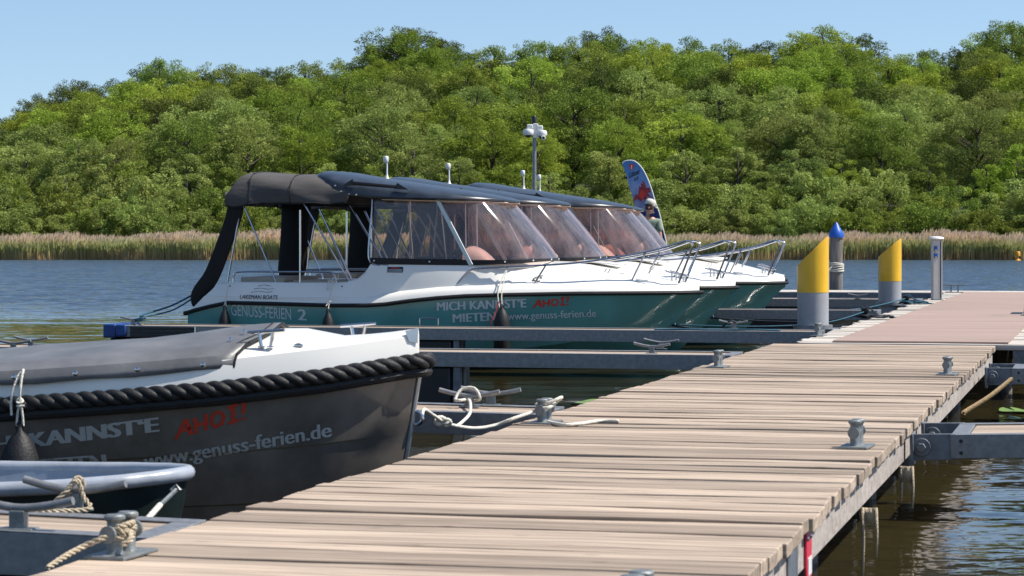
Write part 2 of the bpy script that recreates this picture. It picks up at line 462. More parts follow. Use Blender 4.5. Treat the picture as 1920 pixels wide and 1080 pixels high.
# ------------------------------------------------------------------ water, hill, reeds
def make_water():
    m = bpy.data.materials.new('lake_water'); m.use_nodes = True
    nt = m.node_tree; N, L = nt.nodes, nt.links
    p = N['Principled BSDF']
    p.inputs['Base Color'].default_value = (0.030, 0.025, 0.010, 1)
    p.inputs['Roughness'].default_value = 0.04
    p.inputs['IOR'].default_value = 1.33
    tc = N.new('ShaderNodeTexCoord')
    sx = N.new('ShaderNodeSeparateXYZ'); L.new(tc.outputs['Object'], sx.inputs[0])
    def noise(scale, stretch, detail, rough=0.55, dist=0.0):
        mp = N.new('ShaderNodeMapping'); mp.inputs['Scale'].default_value = stretch
        L.new(tc.outputs['Object'], mp.inputs[0])
        n = N.new('ShaderNodeTexNoise'); n.inputs['Scale'].default_value = scale; n.inputs['Detail'].default_value = detail
        n.inputs['Roughness'].default_value = rough; n.inputs['Distortion'].default_value = dist
        L.new(mp.outputs[0], n.inputs['Vector']); return n.outputs['Fac']
    def bump(h, strength, dist, normal=None):
        b = N.new('ShaderNodeBump'); b.inputs['Distance'].default_value = dist
        if isinstance(strength, float): b.inputs['Strength'].default_value = strength
        else: L.new(strength, b.inputs['Strength'])
        L.new(h, b.inputs['Height'])
        if normal: L.new(normal, b.inputs['Normal'])
        return b.outputs[0]
    # wind-ruffled open lake, calmer in the lee of the piers
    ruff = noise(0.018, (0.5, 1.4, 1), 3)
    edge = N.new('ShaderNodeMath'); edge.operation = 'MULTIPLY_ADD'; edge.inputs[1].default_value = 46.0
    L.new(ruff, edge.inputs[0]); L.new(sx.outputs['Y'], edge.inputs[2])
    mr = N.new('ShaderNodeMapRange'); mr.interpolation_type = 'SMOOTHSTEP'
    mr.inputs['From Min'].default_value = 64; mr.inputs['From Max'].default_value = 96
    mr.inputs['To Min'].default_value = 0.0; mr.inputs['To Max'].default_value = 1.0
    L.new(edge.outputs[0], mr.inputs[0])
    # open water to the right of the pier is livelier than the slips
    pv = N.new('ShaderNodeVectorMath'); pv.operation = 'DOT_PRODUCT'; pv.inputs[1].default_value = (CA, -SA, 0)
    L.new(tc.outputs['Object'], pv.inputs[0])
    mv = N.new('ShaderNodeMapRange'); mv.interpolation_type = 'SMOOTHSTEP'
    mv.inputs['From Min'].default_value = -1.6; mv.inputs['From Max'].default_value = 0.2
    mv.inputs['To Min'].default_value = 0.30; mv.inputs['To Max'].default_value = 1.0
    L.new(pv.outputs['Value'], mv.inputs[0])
    def slope(scale, stretch, detail, amp, ampn=None, rough=0.55, dist=0.0):
        mp = N.new('ShaderNodeMapping'); mp.inputs['Scale'].default_value = stretch
        L.new(tc.outputs['Object'], mp.inputs[0])
        n = N.new('ShaderNodeTexNoise'); n.inputs['Scale'].default_value = scale; n.inputs['Detail'].default_value = detail
        n.inputs['Roughness'].default_value = rough; n.inputs['Distortion'].default_value = dist
        L.new(mp.outputs[0], n.inputs['Vector'])
        c = N.new('ShaderNodeVectorMath'); c.operation = 'SUBTRACT'; c.inputs[1].default_value = (0.5, 0.5, 0.5)
        L.new(n.outputs['Color'], c.inputs[0])
        c2 = N.new('ShaderNodeVectorMath'); c2.operation = 'MULTIPLY'; c2.inputs[1].default_value = (amp * 0.7, amp, 0)
        L.new(c.outputs[0], c2.inputs[0])
        o = c2.outputs[0]
        if ampn is not None:
            c3 = N.new('ShaderNodeVectorMath'); c3.operation = 'SCALE'; L.new(o, c3.inputs[0]); L.new(ampn, c3.inputs['Scale']); o = c3.outputs[0]
        return o
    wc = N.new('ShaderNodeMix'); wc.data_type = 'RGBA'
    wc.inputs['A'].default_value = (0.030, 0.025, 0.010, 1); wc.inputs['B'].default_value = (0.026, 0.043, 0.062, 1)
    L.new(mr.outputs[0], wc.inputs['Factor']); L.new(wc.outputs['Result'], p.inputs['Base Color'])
    def add(a, b):
        q = N.new('ShaderNodeVectorMath'); q.operation = 'ADD'; L.new(a, q.inputs[0]); L.new(b, q.inputs[1]); return q.outputs[0]
    tot = slope(1.1, (0.45, 1.5, 1), 2, 0.16)                            # slow swell of the sheltered water
    tot = add(tot, slope(6.5, (0.75, 1.6, 1), 3, 0.37, mv.outputs[0], 0.55, 0.3))   # ripples
    tot = add(tot, slope(2.4, (0.6, 1.2, 1), 4, 1.25, mr.outputs[0], 0.65))        # wind waves of the open lake
    lee = N.new('ShaderNodeVectorMath'); lee.operation = 'SCALE'; lee.inputs[0].default_value = (0, -0.15, 0); L.new(mr.outputs[0], lee.inputs['Scale'])
    tot = add(tot, lee.outputs[0])             # steep faces of the wind waves
    up = N.new('ShaderNodeVectorMath'); up.operation = 'ADD'; up.inputs[1].default_value = (0, 0, 1); L.new(tot, up.inputs[0])
    nm = N.new('ShaderNodeVectorMath'); nm.operation = 'NORMALIZE'; L.new(up.outputs[0], nm.inputs[0])
    L.new(nm.outputs[0], p.inputs['Normal'])
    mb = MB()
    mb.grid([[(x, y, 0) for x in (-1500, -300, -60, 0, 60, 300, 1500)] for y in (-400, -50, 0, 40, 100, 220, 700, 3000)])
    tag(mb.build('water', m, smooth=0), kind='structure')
make_water()

RIDGE = [(-300, 300), (-120, 250), (0, 222), (40, 202), (70, 180), (150, 152), (240, 142), (285, 118), (340, 122), (450, 116), (560, 112), (660, 104),
         (700, 84), (760, 58), (830, 68), (900, 80), (1000, 80), (1080, 66), (1150, 62), (1300, 70), (1400, 66), (1480, 74),
         (1540, 60), (1600, 60), (1680, 88), (1720, 92), (1800, 82), (1860, 60), (1920, 46), (2100, 40), (2400, 60)]
def ridge_z(px): return 1.66 + (HY - ip(px, RIDGE)) * 300 / F
def ground(X, Y):
    px = 960 + F * X / max(Y, 150)
    base = max(0.5, ridge_z(px) - 11.5)
    t = max(0.0, min(1.0, (Y - 199) / 101.0))
    z = 0.25 + base * t ** 0.85 if Y >= 199 else 0.25 * max(-3, (Y - 193) / 6)
    return z
def make_hill():
    m = mat('forest_floor', (0.030, 0.040, 0.014), 0.95, var=0.4, scale=0.4)
    mb = MB()
    ys = [186, 190, 193, 196, 199, 202, 206, 210, 216, 224, 232, 240, 250, 260, 270, 280, 290, 300, 320, 360, 430]
    mb.grid([[(x, y, ground(x, y) if y < 330 else ground(x, y) - (y - 320) * 0.05) for x in np.linspace(-130, 130, 66)] for y in ys])
    tag(mb.build('hill', m, smooth=180), kind='structure')
make_hill()

def make_reeds():
    rng = np.random.default_rng(5)
    m = bpy.data.materials.new('reed_stems'); m.use_nodes = True
    nt = m.node_tree; N, L = nt.nodes, nt.links
    p = N['Principled BSDF']; p.inputs['Roughness'].default_value = 0.8; p.inputs['Specular IOR Level'].default_value = 0.2
    tc = N.new('ShaderNodeTexCoord'); sx = N.new('ShaderNodeSeparateXYZ'); L.new(tc.outputs['Object'], sx.inputs[0])
    at = N.new('ShaderNodeAttribute'); at.attribute_name = 'tone'
    mp = N.new('ShaderNodeMapping'); mp.inputs['Scale'].default_value = (1, 0.3, 0.02); L.new(tc.outputs['Object'], mp.inputs[0])
    nz = N.new('ShaderNodeTexNoise'); nz.inputs['Scale'].default_value = 0.16; nz.inputs['Detail'].default_value = 4; L.new(mp.outputs[0], nz.inputs[0])
    hz = N.new('ShaderNodeMath'); hz.operation = 'MULTIPLY_ADD'; hz.inputs[1].default_value = 0.9; hz.inputs[2].default_value = -0.45
    L.new(nz.outputs['Fac'], hz.inputs[0])
    h2 = N.new('ShaderNodeMath'); h2.operation = 'ADD'; L.new(sx.outputs['Z'], h2.inputs[0]); L.new(hz.outputs[0], h2.inputs[1])
    mr = N.new('ShaderNodeMapRange'); mr.inputs['From Max'].default_value = 2.2; L.new(h2.outputs[0], mr.inputs[0])
    r = N.new('ShaderNodeValToRGB'); e = r.color_ramp.elements
    e[0].position = 0.0; e[0].color = (0.46, 0.33, 0.17, 1)
    e[1].position = 1.0; e[1].color = (0.60, 0.46, 0.33, 1)
    for pos, c in ((0.22, (0.46, 0.36, 0.17)), (0.42, (0.36, 0.38, 0.15)), (0.62, (0.44, 0.42, 0.21)), (0.8, (0.58, 0.45, 0.32))):
        q = e.new(pos); q.color = (*c, 1)
    L.new(mr.outputs[0], r.inputs[0])
    a2 = N.new('ShaderNodeMapRange'); a2.inputs['To Min'].default_value = 1.1; a2.inputs['To Max'].default_value = 1.4
    L.new(at.outputs['Fac'], a2.inputs[0])
    sc = N.new('ShaderNodeVectorMath'); sc.operation = 'SCALE'; L.new(r.outputs[0], sc.inputs[0]); L.new(a2.outputs[0], sc.inputs['Scale'])
    L.new(sc.outputs[0], p.inputs['Base Color'])
    t = N.new('ShaderNodeBsdfTranslucent'); L.new(sc.outputs[0], t.inputs[0])
    mx = N.new('ShaderNodeMixShader'); mx.inputs[0].default_value = 0.55
    L.new(p.outputs[0], mx.inputs[1]); L.new(t.outputs[0], mx.inputs[2]); L.new(mx.outputs[0], N['Material Output'].inputs[0])
    n = 70000
    X = rng.uniform(-75, 75, n); Y = 190.6 + 7.5 * rng.random(n) ** 1.7 + 0.7 * np.sin(X * 0.31) + 0.4 * np.sin(X * 0.9 + 1)
    hgt = rng.uniform(1.1, 1.85, n) + 0.16 * np.sin(X * 0.23) + 0.12 * np.sin(X * 0.71 + 2) + 0.08 * np.sin(X * 1.9) + 0.045 * (Y - 190)
    ln = rng.normal(0, 0.20, (n, 2)); w = rng.uniform(0.022, 0.05, n)
    ang = rng.uniform(-0.2, 1.45, n); dx, dy = np.cos(ang) * w, np.sin(ang) * w
    V = np.zeros((n, 9, 3)); zb = -0.1
    V[:, 0] = np.stack([X - dx, Y - dy, np.full(n, zb)], 1); V[:, 1] = np.stack([X + dx, Y + dy, np.full(n, zb)], 1)
    mx, my = X + ln[:, 0] * 0.4, Y + ln[:, 1] * 0.4
    V[:, 2] = np.stack([mx + dx, my + dy, hgt * 0.62], 1); V[:, 3] = np.stack([mx - dx, my - dy, hgt * 0.62], 1)
    tx, ty = X + ln[:, 0], Y + ln[:, 1]
    V[:, 4] = np.stack([tx, ty, hgt], 1)
    pw = rng.uniform(0.04, 0.10, n) * (rng.random(n) < 0.7)
    px_, py_ = np.cos(ang * 1.1) * pw, np.sin(ang * 1.1) * pw
    V[:, 5] = np.stack([tx - px_, ty - py_, hgt - 0.12], 1); V[:, 6] = np.stack([tx, ty, hgt - 0.22], 1)
    V[:, 7] = np.stack([tx + px_, ty + py_, hgt - 0.10], 1); V[:, 8] = np.stack([tx + 0.05, ty, hgt + 0.12], 1)
    idx = np.arange(n) * 9
    Fq = [(i, i + 1, i + 2, i + 3) for i in idx] + [(i + 3, i + 2, i + 4) for i in idx] + [(i + 5, i + 6, i + 7, i + 8) for i in idx]
    me = bpy.data.meshes.new('reed_bed'); me.from_pydata(V.reshape(-1, 3).tolist(), [], [tuple(int(k) for k in q) for q in Fq])
    tone = rng.random(n)
    a = me.attributes.new('tone', 'FLOAT', 'FACE'); a.data.foreach_set('value', np.concatenate([tone, tone, tone]))
    me.materials.append(m)
    o = bpy.data.objects.new('reed_bed', me); COL.objects.link(o)
    tag(o, 'tall tan and green reed belt along the far shore', 'reeds', kind='stuff')
make_reeds()

# ------------------------------------------------------------------ the wood on the hill
def leaf_mat(name, c1, c2, trans):
    m = bpy.data.materials.new(name); m.use_nodes = True
    nt = m.node_tree; N, L = nt.nodes, nt.links
    N.remove(N['Principled BSDF']); out = N['Material Output']
    at = N.new('ShaderNodeAttribute'); at.attribute_name = 'tone'
    oi = N.new('ShaderNodeObjectInfo')
    r = N.new('ShaderNodeValToRGB'); r.color_ramp.elements[0].color = (*c1, 1); r.color_ramp.elements[1].color = (*c2, 1)
    L.new(at.outputs['Fac'], r.inputs[0])
    hs = N.new('ShaderNodeHueSaturation')
    a = N.new('ShaderNodeMapRange'); a.inputs['To Min'].default_value = 0.490; a.inputs['To Max'].default_value = 0.520
    L.new(oi.outputs['Random'], a.inputs[0]); L.new(a.outputs[0], hs.inputs['Hue'])
    b = N.new('ShaderNodeMath'); b.operation = 'MULTIPLY'; b.inputs[1].default_value = 7.31; L.new(oi.outputs['Random'], b.inputs[0])
    b2 = N.new('ShaderNodeMath'); b2.operation = 'FRACT'; L.new(b.outputs[0], b2.inputs[0])
    c = N.new('ShaderNodeMapRange'); c.inputs['To Min'].default_value = 0.85; c.inputs['To Max'].default_value = 1.3
    L.new(b2.outputs[0], c.inputs[0]); L.new(c.outputs[0], hs.inputs['Value'])
    L.new(r.outputs[0], hs.inputs['Color'])
    d = N.new('ShaderNodeBsdfDiffuse'); t = N.new('ShaderNodeBsdfTranslucent')
    L.new(hs.outputs[0], d.inputs[0]); L.new(hs.outputs[0], t.inputs[0])
    mx = N.new('ShaderNodeMixShader'); mx.inputs[0].default_value = trans
    L.new(d.outputs[0], mx.inputs[1]); L.new(t.outputs[0], mx.inputs[2])
    L.new(mx.outputs[0], out.inputs[0])
    return m
M['leaf_bright'] = leaf_mat('bright_leaves', (0.150, 0.200, 0.026), (0.360, 0.420, 0.070), 0.24)
M['leaf_mid'] = leaf_mat('mid_green_leaves', (0.110, 0.150, 0.026), (0.290, 0.345, 0.072), 0.22)
M['leaf_olive'] = leaf_mat('olive_leaves', (0.160, 0.200, 0.048), (0.370, 0.425, 0.125), 0.26)
M['leaf_dark'] = leaf_mat('dark_leaves', (0.052, 0.072, 0.018), (0.150, 0.178, 0.048), 0.18)
M['bark'] = mat('grey_brown_bark', (0.075, 0.062, 0.048), 0.9, var=0.3, scale=6, bump=0.5, bscale=20)

def crown_mesh(seed, H, Wd, kind, n_leaf):
    """leaf sprays on many drooping boughs; origin at the trunk foot. H height, Wd crown width."""
    rng = np.random.default_rng(seed)
    base = {'tree': 0.05, 'bush': -0.03, 'slim': 0.0}[kind] * H
    nl = {'tree': 23, 'bush': 11, 'slim': 15}[kind]
    P, Rr = [], []
    for i in range(nl):                                  # big boughs, each with its own cluster of small clumps
        t = (i + 0.15 + 0.7 * rng.random()) / nl
        prof = math.sin(math.pi * (0.18 + 0.76 * t)) ** 0.7
        rad = Wd / 2 * prof * (0.35 + 0.50 * rng.random() ** 0.6)
        if t > 0.9: rad *= 0.4
        a = i * 2.399 + rng.normal(0, 0.5)
        lr = Wd * rng.uniform(0.14, 0.24)
        cz = base + (H - base) * (0.10 + 0.80 * t)
        cx, cy = rad * math.cos(a), rad * math.sin(a)
        for j in range({'tree': 10, 'bush': 8, 'slim': 8}[kind]):
            d = rng.normal(0, 1, 3); d[2] = d[2] * 0.8 + 0.35; d += 0.55 * np.array([math.cos(a), math.sin(a), 0]); d /= np.linalg.norm(d)
            q = lr * rng.uniform(0.65, 1.12)
            P.append((cx + d[0] * q * 1.15, cy + d[1] * q * 1.15, min(cz + d[2] * q * 0.85, H * 0.985))); Rr.append(Wd * rng.uniform(0.038, 0.095))
    npf = len(P)
    P = np.array(P); Rr = np.array(Rr)
    wt = Rr ** 2 / (Rr ** 2).sum()
    k = rng.choice(npf, n_leaf, p=wt)
    d = rng.normal(0, 1, (n_leaf, 3)); d[:, 2] = d[:, 2] * 0.9 + 0.25
    d /= np.linalg.norm(d, axis=1)[:, None]
    rad = Rr[k] * (1.0 - 0.42 * rng.random(n_leaf) ** 2.0) * (1 + 0.22 * np.sin(7 * d[:, 0] + 3 * k) * np.cos(6 * d[:, 1] + k))
    c = P[k] + d * rad[:, None] * np.array([1.15, 1.15, 0.78 if kind == 'tree' else 1.0])
    # spray axis: outwards from the tree, drooping a little
    ax = d * 0.75 + P[k] / (np.linalg.norm(P[k][:, :2], axis=1)[:, None] + 0.8) * np.array([0.8, 0.8, 0]) + rng.normal(0, 0.45, (n_leaf, 3))
    ax[:, 2] += 0.10
    ax /= np.linalg.norm(ax, axis=1)[:, None]
    nr = d * 0.9 + rng.normal(0, 0.38, (n_leaf, 3)); nr[:, 2] += 0.7
    sd_ = np.cross(ax, nr); sd_ /= (np.linalg.norm(sd_, axis=1)[:, None] + 1e-9)
    ln = rng.uniform(0.10, 0.25, n_leaf)[:, None] * (0.8 + H / 40); wd = ln * rng.uniform(0.30, 0.55, n_leaf)[:, None]
    V = np.stack([c - ax * ln * 0.5, c + sd_ * wd * 0.5 - ax * ln * 0.05, c + ax * ln * 0.6, c - sd_ * wd * 0.5 - ax * ln * 0.1], 1)
    V[:, 2, 2] -= 0.03
    Fq = np.arange(n_leaf * 4).reshape(-1, 4)
    me = bpy.data.meshes.new('crown'); me.from_pydata(V.reshape(-1, 3).tolist(), [], Fq.tolist())
    tone = np.clip(0.25 + 0.35 * rng.random(n_leaf) + 0.25 * np.sin(k * 1.7) + 0.1, 0, 1)
    a = me.attributes.new('tone', 'FLOAT', 'FACE'); a.data.foreach_set('value', tone)
    return me, P
def trunk_mesh(seed, H, Wd, kind, P):
    rng = random.Random(seed); mb = MB()
    r0 = 0.018 * H + 0.03
    if kind == 'bush':
        for k in range(4):
            q = P[rng.randrange(len(P))]
            mb.tube(smoothpath([(0.12 * math.cos(k * 1.6), 0.12 * math.sin(k * 1.6), -0.4), (q[0] * .4, q[1] * .4, q[2] * .5), q], 3), [0.05, .048, .046, .04, .03, .02, .015], 6)
    else:
        mb.tube(smoothpath([(0, 0, -0.8), (0.05 * H * rng.uniform(-.4, .4), 0.02, H * 0.3), (0.04 * H * rng.uniform(-.5, .5), 0, H * 0.62), (0, 0, H * 0.9)], 4),
                [r0 * (1.25 - 1.1 * i / 12) for i in range(13)], 7)
        for q in P[::9]:
            z0 = max(H * 0.18, q[2] - 0.25 * H * rng.uniform(.4, 1))
            mb.tube(smoothpath([(0, 0, z0), (q[0] * .45, q[1] * .45, lerp(z0, q[2], .6)), tuple(q)], 3), [r0 * .42, r0 * .38, r0 * .34, r0 * .28, r0 * .2, r0 * .13, r0 * .06], 5)
    me_o = mb.build('trunk', M['bark'], smooth=180)
    me = me_o.data; bpy.data.objects.remove(me_o); return me
PROTO = {}
def proto(kind, i):
    if (kind, i) not in PROTO:
        H, Wd, n = {'tree': (12, 8.8, 34000), 'bush': (4.4, 5.2, 12000), 'slim': (9.5, 5.6, 18000)}[kind]
        s = 100 * i + {'tree': 1, 'bush': 2, 'slim': 3}[kind]
        cm, P = crown_mesh(s, H, Wd, kind, n)
        tm = trunk_mesh(s, H, Wd, kind, P)
        PROTO[(kind, i)] = (cm, tm, H, {})
    return PROTO[(kind, i)]
TREES = []
def plant(X, Y, top_z, kind, leaf, rnd, wide=1.0):
    i = rnd.randrange({'tree': 6, 'bush': 4, 'slim': 4}[kind])
    cm, tm, H, variants = proto(kind, i)
    if not cm.materials: cm.materials.append(M['leaf_mid'])
    zb = ground(X, Y) - 0.15
    h = max(2.2, top_z - zb)
    o = empty('shrub' if kind == 'bush' else 'tree', (X, Y, zb), rnd.uniform(0, 6.28))
    s = h / H; sw = s ** 0.6 * wide * rnd.uniform(0.92, 1.12)
    o.scale = (sw, sw * rnd.uniform(0.9, 1.1), s)
    a = bpy.data.objects.new('crown', cm); COL.objects.link(a); a.parent = o
    a.material_slots[0].link = 'OBJECT'; a.material_slots[0].material = M['leaf_' + leaf]
    b = bpy.data.objects.new('trunk', tm); COL.objects.link(b); b.parent = o
    TREES.append([o, 960 + F * X / Y, Y, kind, leaf, h])
    return o
def forest():
    rnd = random.Random(11)
    #        Y    spacing  height        kind          leaf weights
    rows = [(201.5, 2.6, (2.6, 4.2), 'bush', 'oom'), (205, 2.9, (3.6, 5.6), 'bush', 'omo'), (209, 4.0, (5.0, 7.6), 'slim', 'omob'), (218, 4.8, (7.5, 9.8), 'tree', 'oomb'),
            (229, 5.4, (8.5, 10.8), 'tree', 'omob'), (242, 5.8, (9.5, 11.5), 'tree', 'mobd'), (256, 6.2, (10, 12.5), 'tree', 'bmbm'),
            (272, 6.4, (10, 12.5), 'tree', 'bmbd'), (290, 5.6, None, 'tree', 'bmmb'), (304, 4.8, None, 'tree', 'bdmm')]
    names = {'o': 'olive', 'm': 'mid', 'b': 'bright', 'd': 'dark'}
    for ri, (Y0, sp, hr, kind, lw) in enumerate(rows):
        x = -0.224 * Y0 - rnd.uniform(0, sp)
        while x < 0.224 * Y0:
            Y = Y0 + rnd.uniform(-3.0, 3.0) * (0.3 if ri < 3 else 1); X = x + rnd.uniform(-0.25, 0.25) * sp
            px = 960 + F * X / Y
            g = ground(X, Y)
            kd = kind
            if hr is None:
                rz = 1.66 + (HY - ip(px, RIDGE)) * Y / F
                top = rz + (rnd.uniform(-0.9, 0.15) if Y0 > 300 else rnd.uniform(-2.4, -0.9))
                top = max(top, g + 5)
            else:
                top = g + rnd.uniform(*hr)
                lim = 1.66 + (HY - ip(px, RIDGE)) * Y / F - (0.3 + 0.5 * (9 - ri))
                top = min(top, max(lim, g + 3.2))
            if kind == 'tree' and top - g < 7: kd = 'slim'
            if kind == 'slim' and top - g < 4.2: kd = 'bush'
            lf = names[rnd.choice(lw)]
            wide = 1.0 if kd == 'tree' else 1.05
            if kd == 'slim' and kind == 'tree': wide = 1.3
            plant(X, Y, top, kd, lf, rnd, wide)
            x += sp * rnd.uniform(0.78, 1.22)
    # landmark crowns on the skyline
    for px, py, Y, lf, wd in ((762, 46, 306, 'dark', 1.25), (300, 112, 300, 'mid', 1.0), (1545, 52, 292, 'bright', 1.15), (1130, 55, 308, 'dark', 1.0),
                              (1900, 40, 300, 'mid', 1.0), (150, 146, 306, 'dark', 0.9), (70, 180, 304, 'dark', 0.7)):
        X = (px - 960) / F * Y
        plant(X, Y, 1.66 + (HY - py) * Y / F, 'tree', lf, rnd, wd)
    # labels: tone, kind, height on the slope, place among its neighbours
    cols = [(-999, 170, 'at the far left'), (170, 400, 'left of the canopies'), (400, 640, 'above the front canopy'),
            (640, 860, 'above the front boat roof'), (860, 1090, 'around the camera mast'), (1090, 1290, 'above the feather flag'),
            (1290, 1470, 'above the bow rails'), (1470, 1630, 'above the large yellow pile'), (1630, 1745, 'above the small yellow pile'),
            (1745, 9999, 'by the power pedestal')]
    bands = [(0, 203.3, 'at the reed edge'), (203.3, 206.8, 'behind the reeds'), (206.8, 213.5, 'at the hill foot'), (213.5, 224, 'low uphill'), (224, 236, 'lower hillside'),
             (236, 249, 'halfway up'), (249, 264, 'upper hillside'), (264, 281, 'high uphill'),
             (281, 297, 'below the ridge'), (297, 999, 'on the skyline')]
    tone = {'bright': 'bright green', 'mid': 'mid green', 'olive': 'pale olive green', 'dark': 'dark green'}
    nums = ['leftmost', 'second from left', 'third from left', 'fourth from left', 'fifth from left', 'sixth from left']
    cells = {}
    for t in TREES:
        c = next(k for k in cols if k[0] <= t[1] < k[1]); b = next(k for k in bands if k[0] <= t[2] < k[1])
        cells.setdefault((c[2], b[2], t[4], t[3]), []).append(t)
    for (c, b, lf, kd), lst in cells.items():
        lst.sort(key=lambda t: t[1])
        for i, t in enumerate(lst):
            kn = {'tree': 'broad tree', 'slim': 'slender tree', 'bush': 'bushy shrub'}[kd]
            pos = '' if len(lst) == 1 else (', ' + nums[i])
            txt = f'{tone[lf]} {kn} {b} {c}{pos}'.replace('bushy shrub', 'shrub')
            if len(txt.split()) > 16: print('LONG', txt); txt = txt.replace(' the small yellow pile', ' the small pile').replace(' the large yellow pile', ' the large pile').replace(' from left', '')
            tag(t[0], txt, 'shrub' if kd == 'bush' else 'tree', 'trees and shrubs on the far hillside')
forest()
# ------------------------------------------------------------------ piers
DZ = 0.56                                       # deck height above the water
def plank_run(mb, v0, v1, u0, u1, z, th, rnd, wmin=0.20, wmax=0.33, endj=0.02, along_v=True):
    u = u0
    while u < u1 - 0.05:
        w = min(rnd.uniform(wmin, wmax), u1 - u)
        gap = rnd.choice((0.006, 0.010, 0.018, 0.034, 0.052))
        mb.tone = rnd.random() if rnd.random() < 0.75 else rnd.choice((0.0, 1.0))
        a, b = v0 + rnd.uniform(-endj, endj), v1 + rnd.uniform(-endj, endj)
        n = 9; z0_ = z + rnd.uniform(-0.006, 0.004); roll = rnd.uniform(-0.022, 0.022); ph = rnd.random() * 6; wv = rnd.uniform(0.0005, 0.003)
        rows = []
        for k in range(n + 1):                         # slightly warped board
            x = lerp(a, b, k / n); dz = z0_ + wv * math.sin(ph + k * 0.9) + rnd.uniform(-.0006, .0006); e0 = rnd.uniform(-.0025, .0025); e1 = rnd.uniform(-.0025, .0025)
            ya, yb = u + e0, u + w - gap + e1; h = w / 2 * roll
            rows.append([(x, ya, dz - h - th), (x, ya, dz - h), (x, yb, dz + h), (x, yb, dz + h - th)])
        mb.grid(rows, wrap=True); q = len(mb.v) - 4; mb.face([q, q + 1, q + 2, q + 3]); q = q - 4 * n; mb.face([q + 3, q + 2, q + 1, q])
        u += w
    mb.tone = 0.5
def make_pier():
    rnd = random.Random(3)
    root = empty('timber_pier', W(-2.27, 16, DZ), label='long weathered timber pier of cross planks in the foreground', cat='pier')
    O = (-2.27, 16, DZ)
    def P(v, u, z): return (v - O[0], u - O[1], z - O[2])
    mb = MB(); plank_run(mb, -3.43 - O[0], -1.150 - O[0], 2.0 - O[1], 25.7 - O[1], 0, 0.055, rnd, 0.15, 0.29, 0.010)
    mb.build('plank_deck', M['wood'], root, smooth=0, bevel=0.005)
    for v in (-3.36, -1.243):
        mb = MB(); mb.box(P(v, 13.85, DZ - 0.055 - 0.082), (0.11, 23.6, 0.158)); mb.build('edge_beam', M['beamwood'], root, smooth=0, bevel=0.006)
    for u in (4.5, 7.35, 9.75, 12.4, 15.6, 18.6, 21.5, 24.6):
        mb = MB(); mb.box(P(-2.45, u, DZ - 0.33), (1.75, 0.2, 0.21)); mb.build('cross_bearer', M['beamwood'], root, smooth=0, bevel=0.006)
        for v in (-3.1, -1.55):
            mb = MB(); mb.lathe([(0.09, -1.5), (0.095, -0.6), (0.088, 0.0)], P(v, u + 0.16, DZ - 0.225), 12)
            mb.build('support_pile', M['postwood'], root)
    mb = MB(); mb.box(P(-1.184, 9.35, DZ - 0.145), (0.008, 0.30, 0.17)); mb.build('bracket_plate', M['galvd'], root, smooth=0)
    # red and white sign screwed to the beam
    sg = tag(MB().box((0, 0, 0), (0.012, 0.16, 0.26)).build('sign', M['redplate'], None, smooth=0, bevel=0.004, loc=W(-1.180, 9.82, DZ - 0.20), rot=(0, 0, -AL)),
             'small red and white sign screwed to the pier edge beam', 'sign')
    MB().box((0.0075, 0.0, -0.01), (0.004, 0.11, 0.07)).build('white_panel', M['whiteplastic'], sg, smooth=0)
    for k in (-1, 1): MB().lathe([(0.012, 0.007), (0.008, 0.012)], (0, k * 0.05, 0.105), 8, 'x').build('screw', M['steel'], sg)
    # far section with mats
    root = empty('matted_pier', W(-2.06, 38, DZ), label='far pier section with red-brown mats between pale plank edges', cat='pier')
    O = (-2.06, 38, DZ)
    mb = MB(); plank_run(mb, -3.24 - O[0], -0.80 - O[0], 25.72 - O[1], 50.4 - O[1], 0.0, 0.055, rnd, 0.18, 0.30, 0.05)
    mb.build('plank_deck', M['woodpale'], root, smooth=0, bevel=0.004)
    us = [25.95, 29.9, 33.8, 37.6, 41.5, 45.4, 50.2]
    for a, b in zip(us[:-1], us[1:]):
        mb = MB(); mb.tone = rnd.random(); mb.box(P2((-2.86 - 1.04) / 2, (a + b) / 2, DZ + 0.013, O), (1.82, b - a - 0.012, 0.018)); mb.build('deck_mat', M['mat'], root, smooth=0)
    for v in (-3.12, -0.92):
        mb = MB(); mb.box(P2(v, 38, DZ - 0.16, O), (0.12, 24.6, 0.20)); mb.build('edge_beam', M['galvd'], root, smooth=0)
    for u in (27, 33, 39, 45, 49.5):
        for v in (-2.9, -1.15):
            mb = MB(); mb.lathe([(0.11, -1.5), (0.11, -0.07)], P2(v, u, DZ, O), 12); mb.build('support_pile', M['postwood'], root)
    mb = MB(); mb.box(P2(-1.32, 36.0, DZ + 0.026, O), (0.16, 0.7, 0.008)); mb.build('drain_plate', M['black'], root, smooth=0)
    # cross head
    root = empty('cross_pier', W(-2.5, 51.4, DZ), label='pale topped cross pier running left and right at the far end', cat='pier')
    mb = MB(); plank_run_v(mb, -6.5, 9.0, -0.95, 0.95, 0.0, 0.05, rnd); mb.build('plank_deck', M['woodpale'], root, smooth=0)
    for y in (-0.97, 0.97):
        mb = MB(); mb.box((1.25, y, -0.17), (15.5, 0.08, 0.33)); mb.build('side_beam', M['galvd'], root, smooth=0, bevel=0.008)
    for x in (-5.5, -2.5, 4, 7):
        mb = MB(); mb.box((x, 0, -0.52), (2.2, 1.7, 0.36)); mb.build('pontoon', M['float'], root, bevel=0.03)
def P2(v, u, z, O): return (v - O[0], u - O[1], z - O[2])
def plank_run_v(mb, x0, x1, y0, y1, z, th, rnd, wmin=0.12, wmax=0.15):
    x = x0
    while x < x1 - 0.04:
        w = min(rnd.uniform(wmin, wmax), x1 - x); mb.tone = rnd.random()
        mb.box((x + w / 2, (y0 + y1) / 2, z - th / 2), (w - 0.006, y1 - y0, th)); x += w
    mb.tone = 0.5
make_pier()

